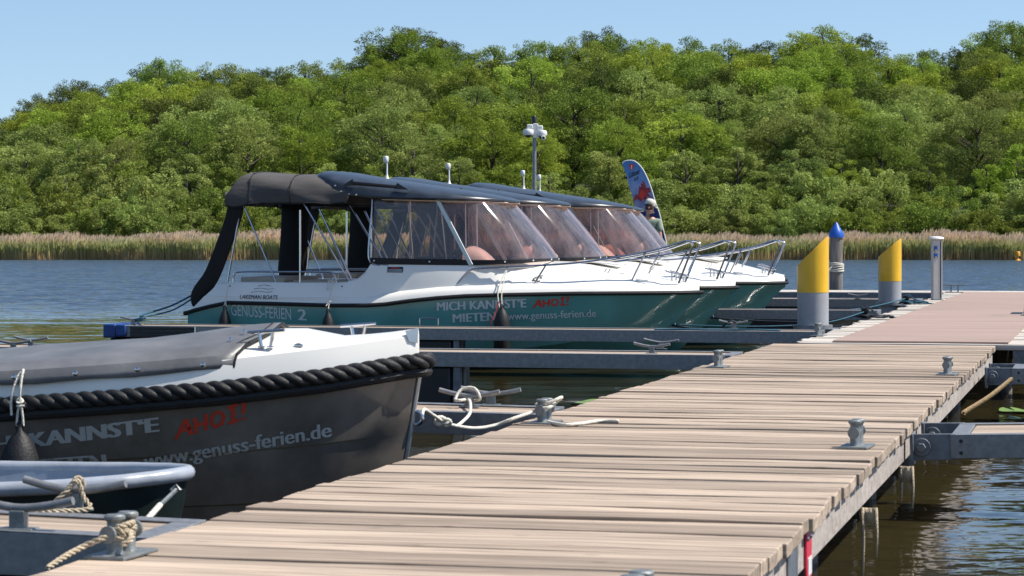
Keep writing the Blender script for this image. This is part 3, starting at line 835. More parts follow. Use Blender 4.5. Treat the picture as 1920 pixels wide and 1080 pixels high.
def finger(label, v0, u0, L, wd, dirn, pitch=0.0, yaw=0.0, floats=(), z0=DZ, planks='wood', endcap=False, ribbed=False, hinge=False, beamh=0.135, group='mooring fingers off the pier'):
    """walkway hinged on the pier at (v0,u0); local x along +v, runs to dirn*L; y away from the camera, 0..wd"""
    rnd = random.Random(int(u0 * 10))
    o = empty('mooring_finger', W(v0, u0, z0), -AL + yaw, label, 'mooring finger', group)
    o.rotation_euler = (0, -pitch * dirn, -AL + yaw)
    x0, x1 = sorted((0.0, dirn * L)); xm = (x0 + x1) / 2
    for y in (0.03, wd - 0.03):
        mb = MB()
        mb.box((xm, y, -beamh / 2), (L, 0.06, beamh))
        mb.box((xm, y + (0.02 if y < wd / 2 else -0.02), 0.003), (L, 0.10, 0.006))
        mb.build('side_beam', M['galv'], o, smooth=0, bevel=0.004)
    for x in (x0 + 0.05, x1 - 0.05):
        mb = MB(); mb.box((x, wd / 2, -beamh / 2 + 0.004), (0.10, wd - 0.125, beamh)); mb.build('end_beam', M['galv'], o, smooth=0, bevel=0.004)
    mb = MB()
    y = 0.09; np_ = max(2, int(round((wd - 0.18) / 0.14))); pw = (wd - 0.18) / np_
    for k in range(np_):
        mb.tone = rnd.random()
        mb.box((xm, y + pw / 2, -0.022), (L - 0.21, pw - 0.007, 0.035)); y += pw
    mb.build('plank_deck', M[planks], o, smooth=0, bevel=0.003)
    for a, b in floats:                          # distances from the pier
        c = dirn * (a + b) / 2
        mb = MB(); mb.box((c, wd / 2, -beamh - 0.29), (b - a, wd - 0.06, 0.58)); mb.build('pontoon', M['float'], o, bevel=0.03)
    for a in ([q for q in floats][:1]):
        for y in (0.06, 0.20):
            mb = MB(); mb.box((dirn * (a[0] - 0.06), y, -beamh - 0.25), (0.07, 0.07, 0.49)); mb.build('float_bracket', M['galvd'], o, smooth=0, bevel=0.004)
    if endcap:
        e = dirn * L
        mb = MB(); mb.box((e + dirn * 0.085, wd / 2, -0.062), (0.17, wd + 0.06, 0.17)); mb.box((e - dirn * 0.07, -0.022, -0.055), (0.14, 0.034, 0.15))
        mb.build('corner_bumper', M['bumper'], o, bevel=0.03)
        mb = MB(); mb.box((e + dirn * 0.04, wd / 2, -0.21), (0.10, wd, 0.12)); mb.build('end_fender', M['float'], o, bevel=0.02)
    if ribbed:
        mb = MB(); a = dirn * (L - 0.62)
        for k in range(5): mb.box((a, -0.013, -0.025 - k * 0.047), (0.86, 0.022, 0.04))
        mb.build('fender_board', M['float'], o, bevel=0.006)
        mb = MB(); mb.box((a - dirn * 0.44, -0.014, -0.11), (0.016, 0.02, 0.22)); mb.build('board_clip', M['steel'], o, smooth=0)
    if hinge:
        for y in (0.03, wd - 0.03):
            mb = MB()
            mb.box((-dirn * 0.10, y, -beamh / 2), (0.26, 0.03, beamh + 0.02))
            mb.lathe([(0.055, -0.028), (0.055, -0.02)], (-dirn * 0.17, y, -beamh / 2), 12, 'y')
            mb.lathe([(0.028, -0.062), (0.028, -0.028)], (-dirn * 0.17, y, -beamh / 2), 6, 'y')
            mb.box((-dirn * 0.225, y, -beamh / 2 - 0.01), (0.02, 0.12, beamh + 0.05))
            mb.build('hinge_plate', M['galvd'], o, smooth=30, bevel=0.003)
        mb = MB()
        for k in (-0.035, 0.035): mb.lathe([(0.012, -0.004), (0.012, 0.0)], (dirn * 0.06, 0.0, -beamh / 2 + k), 8, 'y')
        mb.build('bolt', M['black'], o)
    return o
# left-hand fingers, near to far
FL = finger('nearest left finger with a roped cleat beside the grey dinghy', -3.42, 8.39, 6.5, 0.60, -1, R(1.2), 0, [(3.6, 6.3)], beamh=0.16)
FE = finger('left finger holding the dark sloop with a white mooring line', -3.46, 14.85, 7.0, 0.75, -1, R(0.7), 0, [(2.6, 6.8)])
FA = finger('left finger between the dark sloop and the teal boats', -3.46, 22.78, 8.3, 0.8, -1, 0, 0, [(2.72, 8.2)])
FB = finger('left finger with blue end bumper beside the nearest teal boat', -3.34, 28.75, 8.8, 0.75, -1, 0, 0, [(4.45, 8.55)], endcap=True, ribbed=True)
FC = finger('left finger between the second and third teal boats', -3.34, 36.25, 8.8, 0.65, -1, 0, 0, [(4.4, 8.6)], endcap=True, z0=0.595)
FD = finger('left finger carrying the flag and the camera mast', -3.34, 44.4, 8.8, 0.9, -1, 0, 0, [(2.2, 8.6)], endcap=True)
# right-hand fingers
FR1 = finger('right finger nearest the camera with large hinge bolts', -0.92, 14.62, 7.0, 0.95, 1, R(1.6), 0, [(2.5, 6.6)], z0=0.50, hinge=True, group='mooring fingers on the right')
FR2 = finger('right finger above the old brown rope', -0.86, 22.2, 7.0, 0.8, 1, R(0.8), 0, [(0.35, 6.6)], z0=0.50, hinge=True, group='mooring fingers on the right')
FR3 = finger('right finger at the joint of timber and matted pier', -0.70, 25.9, 7.0, 0.9, 1, 0, 0, [(1.0, 6.6)], z0=0.50, group='mooring fingers on the right')

# ------------------------------------------------------------------ deck hardware
def make_bollard():
    o = empty('bollard', (0, 0, 0), -AL)
    mb = MB(); mb.box((0, 0, 0.007), (0.17, 0.30, 0.014)); mb.build('base_plate', M['cast'], o, smooth=0, bevel=0.004)
    for y in (-0.055, 0.055):
        mb = MB(); mb.lathe([(0.036, 0.0145), (0.030, 0.03), (0.029, 0.135), (0.041, 0.148), (0.041, 0.158), (0.034, 0.164)], (0, y, 0), 16); mb.build('post', M['cast'], o)
    mb = MB(); mb.lathe([(0.034, -0.118), (0.034, -0.105), (0.022, -0.100), (0.022, 0.100), (0.034, 0.105), (0.034, 0.118)], (0, 0, 0.092), 14, 'y'); mb.build('cross_pin', M['cast'], o)
    return o
BOLL = [(-3.33, 7.93, 'grey twin-post bollard wrapped in pale rope at the bottom left'), (-3.27, 14.2, 'grey twin-post bollard with a white rope tail on the planks'),
        (-3.25, 20.7, 'bare grey bollard on the left pier edge by the second finger'), (-1.30, 12.95, 'larger-looking bare grey bollard on the right pier edge'),
        (-1.28, 20.0, 'smaller-looking bare grey bollard on the right pier edge farther off'), (-1.31, 6.86, 'grey bollard cut off by the bottom picture edge'),
        (-3.20, 27.6, 'grey bollard beside the far end of the timber planks')]
b0 = make_bollard()
BO = []
for i, (v, u, lb) in enumerate(BOLL):
    b = b0 if i == 0 else copy_tree(b0)
    b.location = W(v, u, DZ + 0.002); b.scale = (0.9, 0.9, 0.9); b.rotation_euler = (0, 0, -AL - 0.07); tag(b, lb, 'bollard', 'twin-post mooring bollards'); BO.append(b)
def make_cleat():
    o = empty('horn_cleat', (0, 0, 0), -AL)
    mb = MB(); mb.box((0, 0, 0.03), (0.05, 0.035, 0.06)); mb.box((0, 0, 0.004), (0.11, 0.06, 0.008)); mb.build('stem', M['cast'], o, smooth=0, bevel=0.004)
    mb = MB(); mb.tube(smoothpath([(-0.175, 0, 0.098), (-0.09, 0, 0.078), (0, 0, 0.066), (0.09, 0, 0.074), (0.175, 0, 0.092)], 5), 0.013, 10); mb.build('horn', M['galv'], o)
    return o
CLE = [(at_z(140, 962, DZ), 1.25, 'near-left cleat holding a knotted tan rope beside the dinghy'), (at_z(35, 1000, DZ), 1.25, 'bare cleat at the lower left corner on the near finger beam'),
       (at_z(880, 766, DZ), 1.15, 'cleat with a white rope loop on the sloop finger'), ((-3.95, 15.58), 1.15, 'bare cleat on the far beam of the sloop finger'),
       (at_z(1222, 664, DZ), 1, 'front one of two cleats before the first teal bow'), (at_z(1240, 656, DZ), 1, 'rear one of two cleats before the first teal bow'),
       (at_z(25, 658, DZ), 1.05, 'front one of two cleats above the sloop tarpaulin'), (at_z(58, 652, DZ), 1.05, 'rear one of two cleats above the sloop tarpaulin'),
       (at_z(250, 609.5, DZ), 1, 'cleat beside the blue bumper with a teal stern rope'), (at_z(1375, 617, DZ), 1, 'cleat with dark rope under the second bow'),
       (at_z(1608, 561.5, DZ), 1, 'roped cleat on the farthest finger between the yellow piles'), ((-5.9, 36.55), 1, 'cleat on the finger under the third teal bow')]
c0 = make_cleat(); CO = []
for i, (vu, s, lb) in enumerate(CLE):
    c = c0 if i == 0 else copy_tree(c0)
    dz = {0: 0.008, 1: 0.012, 11: 0.041}.get(i, 0.0065)
    c.location = W(vu[0], vu[1], DZ + dz); c.scale = (s, s, s); tag(c, lb, 'cleat', 'horn cleats on the fingers'); CO.append(c)
# low staple cleat on the cross head
o = empty('bar_cleat', W(-3.1, 50.6, DZ), label='low bar cleat standing on the far cross pier', cat='cleat')
mb = MB(); mb.tube([(-0.22, 0, 0.15), (0.22, 0, 0.15)], 0.014, 8); mb.build('horn', M['galvd'], o)
for x in (-0.07, 0.07): MB().tube([(x, 0, 0), (x, 0, 0.15)], 0.014, 8).build('leg', M['galvd'], o)
MB().box((0, 0, 0.008), (0.36, 0.09, 0.016)).build('base_plate', M['galvd'], o, smooth=0)
# two steel hoops on finger B
for k, (px, lb) in enumerate(((801, 'front steel hoop on the finger beside the nearest boat'), (816, 'rear steel hoop on the finger beside the nearest boat'))):
    v, u = at_z(px, 611.5 - 3 * k, DZ)
    mb = MB(); r = 0.03
    mb.tube(smoothpath([(-0.12, 0, -0.005), (-0.12, 0, 0.06), (-0.10, 0, 0.087), (0.10, 0, 0.087), (0.12, 0, 0.06), (0.12, 0, -0.005)], 5), 0.009, 8)
    tag(mb.build('steel_hoop', M['steel'], loc=W(v, u + 0.09 + 0.45 * k, DZ + 0.006), rot=(0, 0, -AL)), lb, 'hoop', 'steel hoops')
# black ring bollards with rope coils on the pale edge
for k, (px, py, lb, lr) in enumerate(((1622, 598, 'nearer black mooring ring on the pale pier edge', 'dark teal rope coiled round the nearer mooring ring'),
                                      (1699, 571, 'farther black mooring ring on the pale pier edge', 'dark teal rope coiled round the farther mooring ring'))):
    v, u = at_z(px, py, DZ)
    o = empty('mooring_ring', W(v, u, DZ), label=lb, cat='mooring ring', group='mooring rings')
    MB().lathe([(0.05, 0.002), (0.05, 0.02), (0.022, 0.03), (0.02, 0.06), (0.048, 0.085), (0.056, 0.115), (0.045, 0.145), (0.01, 0.16)], (0, 0, 0), 16).build('knob', M['rubber'], o)
    MB().box((0, 0, 0.004), (0.16, 0.16, 0.008)).build('base_plate', M['cast'], o, smooth=0)
    rn = random.Random(k + 4); pts = []
    for i in range(70):
        a = i * 0.55; rr = 0.06 + 0.11 * rn.random()
        pts.append((0.12 + rr * 1.3 * math.cos(a) + 0.05 * math.sin(i * .2), rr * 0.9 * math.sin(a) - 0.02, 0.022 + 0.035 * rn.random()))
    pts = [(0.0, -0.05, 0.14), (0.06, -0.04, 0.16), (0.12, 0.0, 0.10)] + pts + [(0.33, 0.03, 0.02), (0.42, 0.0, 0.02)]
    tag(MB().tube(smoothpath(pts, 3), 0.011, 6).build('rope_coil', M['ropet' if k else 'ropek'], loc=W(v, u, DZ), rot=(0, 0, -AL)), lr, 'rope', 'mooring ropes')

# yellow and grey steel piles cut at a slant
def pile(v, u, r, ztop, zlow, zband, label):
    o = empty('steel_pile', W(v, u, 0), label=label, cat='mooring pile', group='yellow-topped steel piles')
    n = 40
    def ring(f): return [(r * math.cos(2 * math.pi * j / n), r * math.sin(2 * math.pi * j / n), f(math.cos(2 * math.pi * j / n))) for j in range(n)]
    mb = MB(); rows = [ring(lambda c: -1.5), ring(lambda c: DZ - 0.05), ring(lambda c: zband)]; mb.grid(rows, wrap=True); mb.build('lower_tube', M['greypaint'], o, fixn=True)
    top = lambda c: lerp(zlow, ztop, (c + 1) / 2)
    mb = MB(); rr = r + 0.003
    def ring2(f, q): return [(q * math.cos(2 * math.pi * j / n), q * math.sin(2 * math.pi * j / n), f(math.cos(2 * math.pi * j / n))) for j in range(n)]
    mb.grid([ring2(lambda c: zband - 0.004, r - 0.01), ring2(lambda c: zband - 0.004, rr), ring2(top, rr), ring2(top, r - 0.012)], wrap=True)
    b = mb.add(ring2(lambda c: top(c) - 0.004, r - 0.012)); mb.face([b + j for j in range(n)])
    mb.build('slanted_top', M['yellow'], o, smooth=40)
    mb = MB(); mb.lathe([(r + 0.05, DZ - 0.05), (r + 0.05, DZ + 0.004)], (0, 0, 0), n); mb.build('guide_collar', M['galv'], o)
    # a short length of pier frame carries the guide
    mb = MB(); mb.box((r + 0.10, 0, DZ - 0.09), (0.22, 2 * r + 0.2, 0.10)); mb.build('guide_bracket', M['galvd'], o, smooth=0)
pile(-3.68, 31.15, 0.198, 1.685, 1.30, 0.98, 'large nearer yellow and grey pile with slanted top')
pile(-3.70, 42.5, 0.197, 1.66, 1.335, 0.93, 'smaller farther yellow and grey pile with slanted top')
# blue-capped wooden pile
X = (1568 - 960) / F * 53.0
o = empty('wooden_pile', (X, 53.0, 0), 0, 'weathered wooden pile with a blue cone cap', 'mooring pile')
MB().lathe([(0.145, -1.5), (0.14, 0.8), (0.133, 1.76)], (0, 0, 0), 20).build('post', M['postwood'], o)
MB().lathe([(0.165, 1.68), (0.165, 1.76), (0.12, 1.84), (0.05, 1.96), (0.012, 2.01)], (0, 0, 0), 24).build('cone_cap', M['bluecap'], o)
mb = MB()
for k in range(5):
    z = 0.97 + 0.035 * k
    mb.tube([(0.155 * math.cos(a), 0.155 * math.sin(a), z + 0.02 * math.sin(a + k)) for a in np.linspace(0, 2 * math.pi, 22)[:-1]], 0.016, 6, closed=True)
mb.tube(smoothpath([(-0.1, -0.14, 1.06), (-0.18, -0.16, 0.98), (-0.26, -0.2, 0.80), (-0.34, -0.3, 0.62)], 4), 0.014, 6)
tag(mb.build('mooring_rope', M['ropew'], loc=(X, 53.0, 0)), 'white rope wound round the blue-capped wooden pile', 'rope', 'mooring ropes')
# power pedestal
v, u = at_z(1756, 563, DZ + 0.02)
o = empty('power_pedestal', W(v, u, DZ + 0.022), R(6), 'slim grey power pedestal with white cap on the red-brown mats', 'power pedestal')
MB().box((0, 0, 0.005), (0.20, 0.20, 0.012)).build('foot_plate', M['galv'], o, smooth=0)
MB().box((0, 0, 0.53), (0.165, 0.15, 1.045)).build('column', M['greyplastic'], o, smooth=0, bevel=0.012)
MB().box((0.055, -0.077, 0.53), (0.02, 0.006, 1.0)).build('dark_groove', M['black'], o, smooth=0)
MB().lathe([(0.05, 1.052), (0.125, 1.06), (0.135, 1.075), (0.12, 1.10), (0.05, 1.115)], (0, 0, 0), 24).build('lamp_cap', M['whiteplastic'], o)
for z in (0.78, 0.90):
    q = MB().box((-0.035, -0.082, z), (0.072, 0.014, 0.09)).build('socket', M['galvd'], o, smooth=0, bevel=0.004)
    MB().box((-0.035, -0.093, z + 0.01), (0.055, 0.012, 0.05)).build('socket_flap', M['bluecap'], q, smooth=0, bevel=0.006)
    MB().box((-0.035, -0.091, z - 0.028), (0.03, 0.006, 0.018)).build('socket_label', M['whiteplastic'], q, smooth=0)
# leaning post at the right picture edge
v, u = at_z(1919, 592, DZ + 0.02)
o = empty('ladder_rail', W(v + 0.02, u, DZ + 0.023), label='grey steel handrail leaning in at the right picture edge', cat='handrail')
MB().tube(smoothpath([(0, 0, 0), (0.03, 0, 0.3), (0.10, 0, 0.75), (0.22, 0, 0.95), (0.42, 0, 0.95)], 4), 0.022, 10).build('rail_tube', M['galv'], o)
MB().lathe([(0.06, 0), (0.06, 0.012)], (0, 0, 0), 14).build('flange', M['galv'], o)
# yellow buoy by the reeds
p = at_y(1908, 487, 186)
o = empty('buoy', (p.x, 186, 0), 0, 'small yellow buoy floating before the reeds at far right', 'buoy')
MB().lathe([(0.22, -0.2), (0.26, 0.0), (0.1, 0.12), (0.07, 0.3)], (0, 0, 0), 16).build('float', M['buoy'], o)
MB().lathe([(0.07, 0.3), (0.2, 0.32), (0.2, 0.62), (0.15, 0.68)], (0, 0, 0), 16).build('topmark', M['buoy'], o)
# lily pads
for i, (px, py, sx_, lb) in enumerate(((1098, 754, 0.30, 'lily pad touching the pier edge near the white rope'), (868, 744, 0.20, 'lily pad floating before the dark pontoon'),
                                       (1906, 770, 0.34, 'larger lily pad at the right picture edge'), (1915, 784, 0.25, 'smaller lily pad at the right picture edge'))):
    v, u = at_z(px, py, 0.02)
    pts = [(sx_ * 0.5 * math.cos(a) * (1 + .05 * math.sin(5 * a)), sx_ * 0.5 * math.sin(a), 0.004 + 0.012 * math.sin(2 * a + i)) for a in np.linspace(0.2, 6.08, 24)] + [(0.02, 0.0, 0.0)]
    tag(MB().prism(pts, (0, 0, 0.006)).build('lily_pad', M['lily'], loc=W(v, u, 0.012), rot=(R(3), R(-4), i)), lb, 'lily pad', 'lily pads')
# ------------------------------------------------------------------ teal cabin boats; local x to the bow (0 = bow tip), -y towards the camera, z = 0 waterline
PL_B = [(-6.7, 1.10), (-6.0, 1.15), (-4.5, 1.19), (-3.0, 1.18), (-2.2, 1.11), (-1.6, 0.99), (-1.0, 0.79), (-0.5, 0.55), (-0.2, 0.35), (-0.07, 0.20), (0.0, 0.05)]
PL_ZR = [(-6.7, 0.66), (-6.61, 0.68), (-6.45, 0.74), (-6.04, 0.82), (-5.57, 0.815), (-4.6, 0.795), (-4.0, 0.80), (-3.56, 0.86), (-3.0, 0.92), (-2.4, 0.94), (-1.5, 0.96), (0, 0.965)]
PL_C = [(-6.7, 1.03), (-4.0, 1.09), (-2.6, 1.0), (-1.6, 0.78), (-1.0, 0.53), (-0.6, 0.29), (-0.35, 0.13), (-0.1, 0.03), (0, 0.015)]
PL_ZC = [(-6.7, 0.10), (-4.0, 0.12), (-2.6, 0.19), (-1.6, 0.31), (-1.0, 0.42), (-0.6, 0.55), (-0.35, 0.68), (-0.1, 0.86), (0, 0.93)]
PL_ZK = [(-6.7, -0.28), (-2.2, -0.28), (-1.3, -0.18), (-0.9, 0.0), (-0.65, 0.2), (-0.4, 0.48), (-0.2, 0.72), (-0.05, 0.90), (0, 0.925)]
PL_ZKN = [(-6.7, 0.90), (-4.5, 0.885), (-4.05, 0.90), (-3.9, 0.945), (-3.1, 1.03), (-2.0, 1.06), (-1.0, 1.075), (0, 1.03)]
PL_ZG = [(-6.7, 1.07), (-6.2, 1.085), (-4.55, 1.085), (-4.42, 1.10), (-4.3, 1.15), (-4.2, 1.24), (-4.14, 1.335)]
PL_BC = [(-4.14, 1.0), (-2.83, 0.955), (-2.55, 0.88), (-2.3, 0.70), (-2.1, 0.45), (-1.98, 0.20), (-1.93, 0.0)]
PL_CR = [(-1.93, 1.365), (-1.4, 1.345), (-0.8, 1.24), (-0.4, 1.14), (-0.1, 1.07), (0, 1.0)]
XS = [-6.62, -6.5, -6.3, -6.04, -5.8, -5.5, -5.0, -4.6, -4.45, -4.3, -4.2, -4.14, -3.9, -3.56, -3.2, -2.83, -2.55, -2.3, -2.1, -1.98, -1.93, -1.7, -1.4, -1.1, -0.8, -0.55, -0.35, -0.2, -0.1, -0.03, 0.0]
def ztop_c(x): return ip(x, [(-4.14, 1.335), (-2.83, 1.325), (-1.93, 1.365)])
def rakex(x, z):                                    # the stern of the topsides leans forward
    w = max(0.0, min(1.0, (-5.75 - x) / 0.87))
    return x + w * max(0.0, z - 0.68) * 1.02
def coaming(n=24, x0=-4.14, out=0.0):              # plan curve round the windscreen foot: near side -> front -> far side
    pts = [(x0 + (-2.83 - x0) * k / 5, -ip(x0 + (-2.83 - x0) * k / 5, PL_BC) - out) for k in range(5)]
    for k in range(n + 1):
        a = math.pi * k / n
        e = 0.72
        c, s_ = math.cos(a), math.sin(a)
        pts.append((-2.83 + (0.90 + out) * abs(s_) ** e, -(0.955 + out) * math.copysign(abs(c) ** e, c)))
    pts += [(p[0], -p[1]) for p in pts[:5]][::-1]
    return pts
def make_boat():
    root = empty('cabin_boat', (0, 0, 0))
    # hull
    mb = MB(); rows = []
    for x in XS:
        b, zr, c, zc, zk = (ip(x, q) for q in (PL_B, PL_ZR, PL_C, PL_ZC, PL_ZK))
        c = min(c, b * 0.96); h = zr - zc
        side = [(x, b - 0.004, zr), (x, lerp(c, b, 0.80), zr - 0.30 * h), (x, lerp(c, b, 0.42), zr - 0.66 * h), (x, c + 0.012, zc + 0.012), (x, c - 0.03 * min(1, c * 4), zc - 0.016),
                (x, c * 0.52, lerp(zc, zk, 0.56)), (x, c * 0.47, lerp(zc, zk, 0.52) - 0.03)]
        rows.append([(p[0], -p[1], p[2]) for p in side] + [(x, 0, zk)] + [(p[0], p[1], p[2]) for p in side[::-1]])
    mb.grid(rows); mb.face(range(len(rows[0])))
    hull = mb.build('hull', M['teal'], root, smooth=24)
    bvh = bvh_of(hull)
    # rub rail
    mb = MB()
    near = [(x - (0.03 if x < -6.6 else 0), -(ip(x, PL_B) + 0.012), ip(x, PL_ZR)) for x in XS]
    path = near + [(0.03, 0, 0.965)] + [(p[0], -p[1], p[2]) for p in near[::-1]]
    mb.tube(path, 0.026, 8); mb.tube([near[0], (near[0][0], -near[0][1], near[0][2])], 0.03, 8)
    mb.build('rub_rail', M['rubber'], root)
    # topsides, side decks and foredeck as one moulding
    mb = MB(); rows = []
    for x in XS:
        b, zr, zkn = ip(x, PL_B), ip(x, PL_ZR), ip(x, PL_ZKN)
        zkn = max(zkn, zr + 0.05)
        k = min(1.0, b / 0.4)
        p0 = (b, zr + 0.012); p1 = (b - 0.02 * k, lerp(zr, zkn, 0.55)); kk = k * ip(x, [(-4.6, 0.25), (-4.0, 1.0)]); p2 = (b - 0.07 * kk, zkn)
        if x <= -4.14:
            zg = max(ip(x, PL_ZG), zkn + 0.02); lean = ip(x, [(-4.6, 0.0), (-4.14, 0.07)])
            p3 = (b - 0.02 - 0.07 * kk, zkn + 0.012); p4 = (b - 0.10 - lean, zg - 0.025); p45 = (b - 0.13 - lean, zg); p5 = (b - 0.34, zg) if x < -4.5 else (lerp(b - 0.34, 0.93, (x + 4.5) / 0.36), zg)
        elif x <= -1.93:
            bc = ip(x, PL_BC); zt = ztop_c(x)
            p3 = (b - 0.12 * k, zkn + 0.018)
            p4 = (lerp(p3[0], bc, 0.5), lerp(p3[1], zt, 0.66)); p45 = (lerp(p3[0], bc, 0.82), lerp(p3[1], zt, 0.9)); p5 = (bc, zt)
        else:
            cr = max(ip(x, PL_CR), zkn + 0.02); p3 = (max(0.01, b - 0.13 * k), zkn + 0.014)
            p4 = (p3[0] * 0.72, lerp(p3[1], cr, 0.66)); p45 = (p3[0] * 0.40, lerp(p3[1], cr, 0.9)); p5 = (0.0, cr)
        half = [p0, p1, p2, p3, p4, p45, p5]
        rows.append([(rakex(x, z), -y, z) for y, z in half] + [(rakex(x, z), y, z) for y, z in half[::-1]])
    m = len(rows[0]) // 2
    bi = mb.add([p for r in rows for p in r]); n2 = 2 * m
    for i in range(len(rows) - 1):
        for j in range(n2 - 1):
            if j == m - 1 and XS[i] < -1.94: continue
            mb.face((bi + i * n2 + j, bi + i * n2 + j + 1, bi + (i + 1) * n2 + j + 1, bi + (i + 1) * n2 + j))
    deck = mb.build('deck_moulding', M['gel'], root, smooth=30)
    bvhd = bvh_of(deck)
    # transom upper part and cockpit liner
    mb = MB(); mb.prism([(-6.60, -1.04, 0.70), (-6.60, 1.04, 0.70), (-6.22, 0.98, 1.075), (-6.22, -0.98, 1.075)], (0.05, 0, 0)); mb.build('transom', M['gel'], root, smooth=0)
    mb = MB(); rows = []
    for x in (-6.2, -5.5, -4.5, -4.3, -4.14, -3.4, -2.83, -2.45):
        bw = ip(x, PL_B) - 0.345 if x < -4.4 else ip(x, PL_BC) - 0.03
        zt = ip(x, PL_ZG) - 0.01 if x < -4.14 else ztop_c(x) - 0.01
        rows.append([(x, -bw, zt), (x, -bw + 0.02, 0.42), (x, bw - 0.02, 0.42), (x, bw, zt)])
    mb.grid(rows); mb.build('cockpit_liner', M['gel'], root, smooth=20)
    mb = MB(); mb.box((-5.75, 0, 0.78), (0.7, 1.5, 0.62)); mb.box((-4.9, -0.35, 0.74), (0.85, 0.75, 0.6)); mb.build('bench', M['gel'], root, smooth=0, bevel=0.03)
    mb = MB(); mb.box((-5.72, 0, 1.115), (0.62, 1.44, 0.07)); mb.box((-4.9, -0.35, 1.075), (0.82, 0.72, 0.075)); mb.build('seat_cushion', M['cushion'], root, bevel=0.025)
    # dashboard with binnacle, wheel, seats
    mb = MB()
    mb.prism([(-2.95, -0.9, 1.30), (-2.95, 0.9, 1.30), (-2.15, 0.55, 1.335), (-2.15, -0.55, 1.335)], (0, 0, -0.5))
    d = MB().build if False else None
    dash = mb.build('dashboard', M['gel'], root, smooth=0, bevel=0.03)
    mb = MB(); rows = []
    for t in np.linspace(0, 1, 9):
        w = 0.24 - 0.05 * t; hh = 0.27 * math.sin(math.pi * (0.42 + 0.58 * t)) ** 0.8 + 0.002
        rows.append([(-3.0 + 0.42 * t, -0.45 + w * math.cos(a) , 1.295 + hh * max(0, math.sin(a)) ** 0.75) for a in np.linspace(0, math.pi, 13)])
    mb.grid(rows); mb.face(range(13)); mb.build('binnacle', M['gel'], dash, smooth=60)
    wheel = MB().tube([(-3.17 + 0.05 * math.sin(a), -0.45 + 0.17 * math.cos(a), 1.36 + 0.17 * math.sin(a)) for a in np.linspace(0, 2 * math.pi, 25)[:-1]], 0.016, 8, closed=True)
    for a in (0.3, 2.2, 4.5): wheel.tube([(-3.14, -0.45, 1.36), (-3.17 + 0.05 * math.sin(a), -0.45 + 0.17 * math.cos(a), 1.36 + 0.17 * math.sin(a))], 0.011, 6)
    wheel.tube([(-3.14, -0.45, 1.36), (-2.94, -0.45, 1.30)], 0.03, 8)
    wheel.build('steering_wheel', M['black'], root)
    for y in (-0.45, 0.45):
        mb = MB(); mb.box((-3.72, y, 0.86), (0.46, 0.46, 0.12)); mb.box((-3.93, y, 1.12), (0.10, 0.46, 0.5), Matrix.Rotation(R(-9), 3, 'Y')); mb.tube([(-3.72, y, 0.43), (-3.72, y, 0.82)], 0.05, 10)
        mb.build('helm_seat', M['seatred'], root, bevel=0.03)
    mb = MB()
    mb.box((-2.35, 0.35, 1.352), (0.16, 0.5, 0.03)); mb.box((-2.30, -0.1, 1.352), (0.10, 0.2, 0.03)); mb.build('dash_fittings', M['whiteplastic'], dash, smooth=0, bevel=0.006)
    # black strip and studs at the foot of the glass
    cv = coaming(out=0.012); mb = MB()
    def zb(x): return ip(x, [(-4.14, 1.335), (-2.83, 1.322), (-2.2, 1.345), (-1.93, 1.372)])
    def hb(x): return ip(x, [(-4.14, 0.075), (-2.83, 0.062), (-1.93, 0.03)])
    mb.grid([[(x, y, zb(x) - 0.008) for x, y in cv], [(x, y, zb(x) + hb(x)) for x, y in cv], [(x * 1.0, y * 0.97, zb(x) + hb(x)) for x, y in cv]])
    strip = mb.build('coaming_strip', M['rubber'], root, smooth=50)
    mb = MB()
    for i, (x, y) in enumerate(cv):
        pass
    acc = 0
    for i in range(1, len(cv)):
        acc += math.dist(cv[i], cv[i - 1])
        if acc > 0.36 or i == 1:
            acc = 0; x, y = cv[i] if i > 1 else cv[0]
            nx, ny = (0, math.copysign(1, y)) if x < -2.85 else Vector((x + 2.83, y)).normalized()
            mb = MB(); mb.tube([(x - nx * .004 + (0.05 if i == 1 else 0), y - ny * .004, zb(x) + hb(x) * 0.5), (x + nx * .010 + (0.05 if i == 1 else 0), y + ny * .010, zb(x) + hb(x) * 0.5)], 0.011, 8); mb.build('stud', M['whiteplastic'], strip)
    # windscreen
    nW = 28; lo, hi = [], []
    for k in range(nW + 1):
        a = math.pi * k / nW; c, s_ = math.cos(a), math.sin(a); e = 0.72
        lo.append((-2.83 + 0.90 * abs(s_) ** e, -0.955 * math.copysign(abs(c) ** e, c)))
        hi.append((-3.29 + 0.72 * abs(s_) ** 0.66, -0.86 * math.copysign(abs(c) ** 0.66, c)))
    mb = MB(); rows = []
    for t in np.linspace(0, 1, 7):
        bul = 0.035 * math.sin(math.pi * t)
        rows.append([(lerp(lo[k][0], hi[k][0], t) + bul * math.sin(math.pi * k / nW), lerp(lo[k][1], hi[k][1], t) * (1 + 0.02 * math.sin(math.pi * t)), lerp(zb(lo[k][0]) + hb(lo[k][0]), 2.165, t)) for k in range(nW + 1)])
    mb.grid(rows); mb.build('windscreen', M['screen'], root, smooth=180, fixn=True)
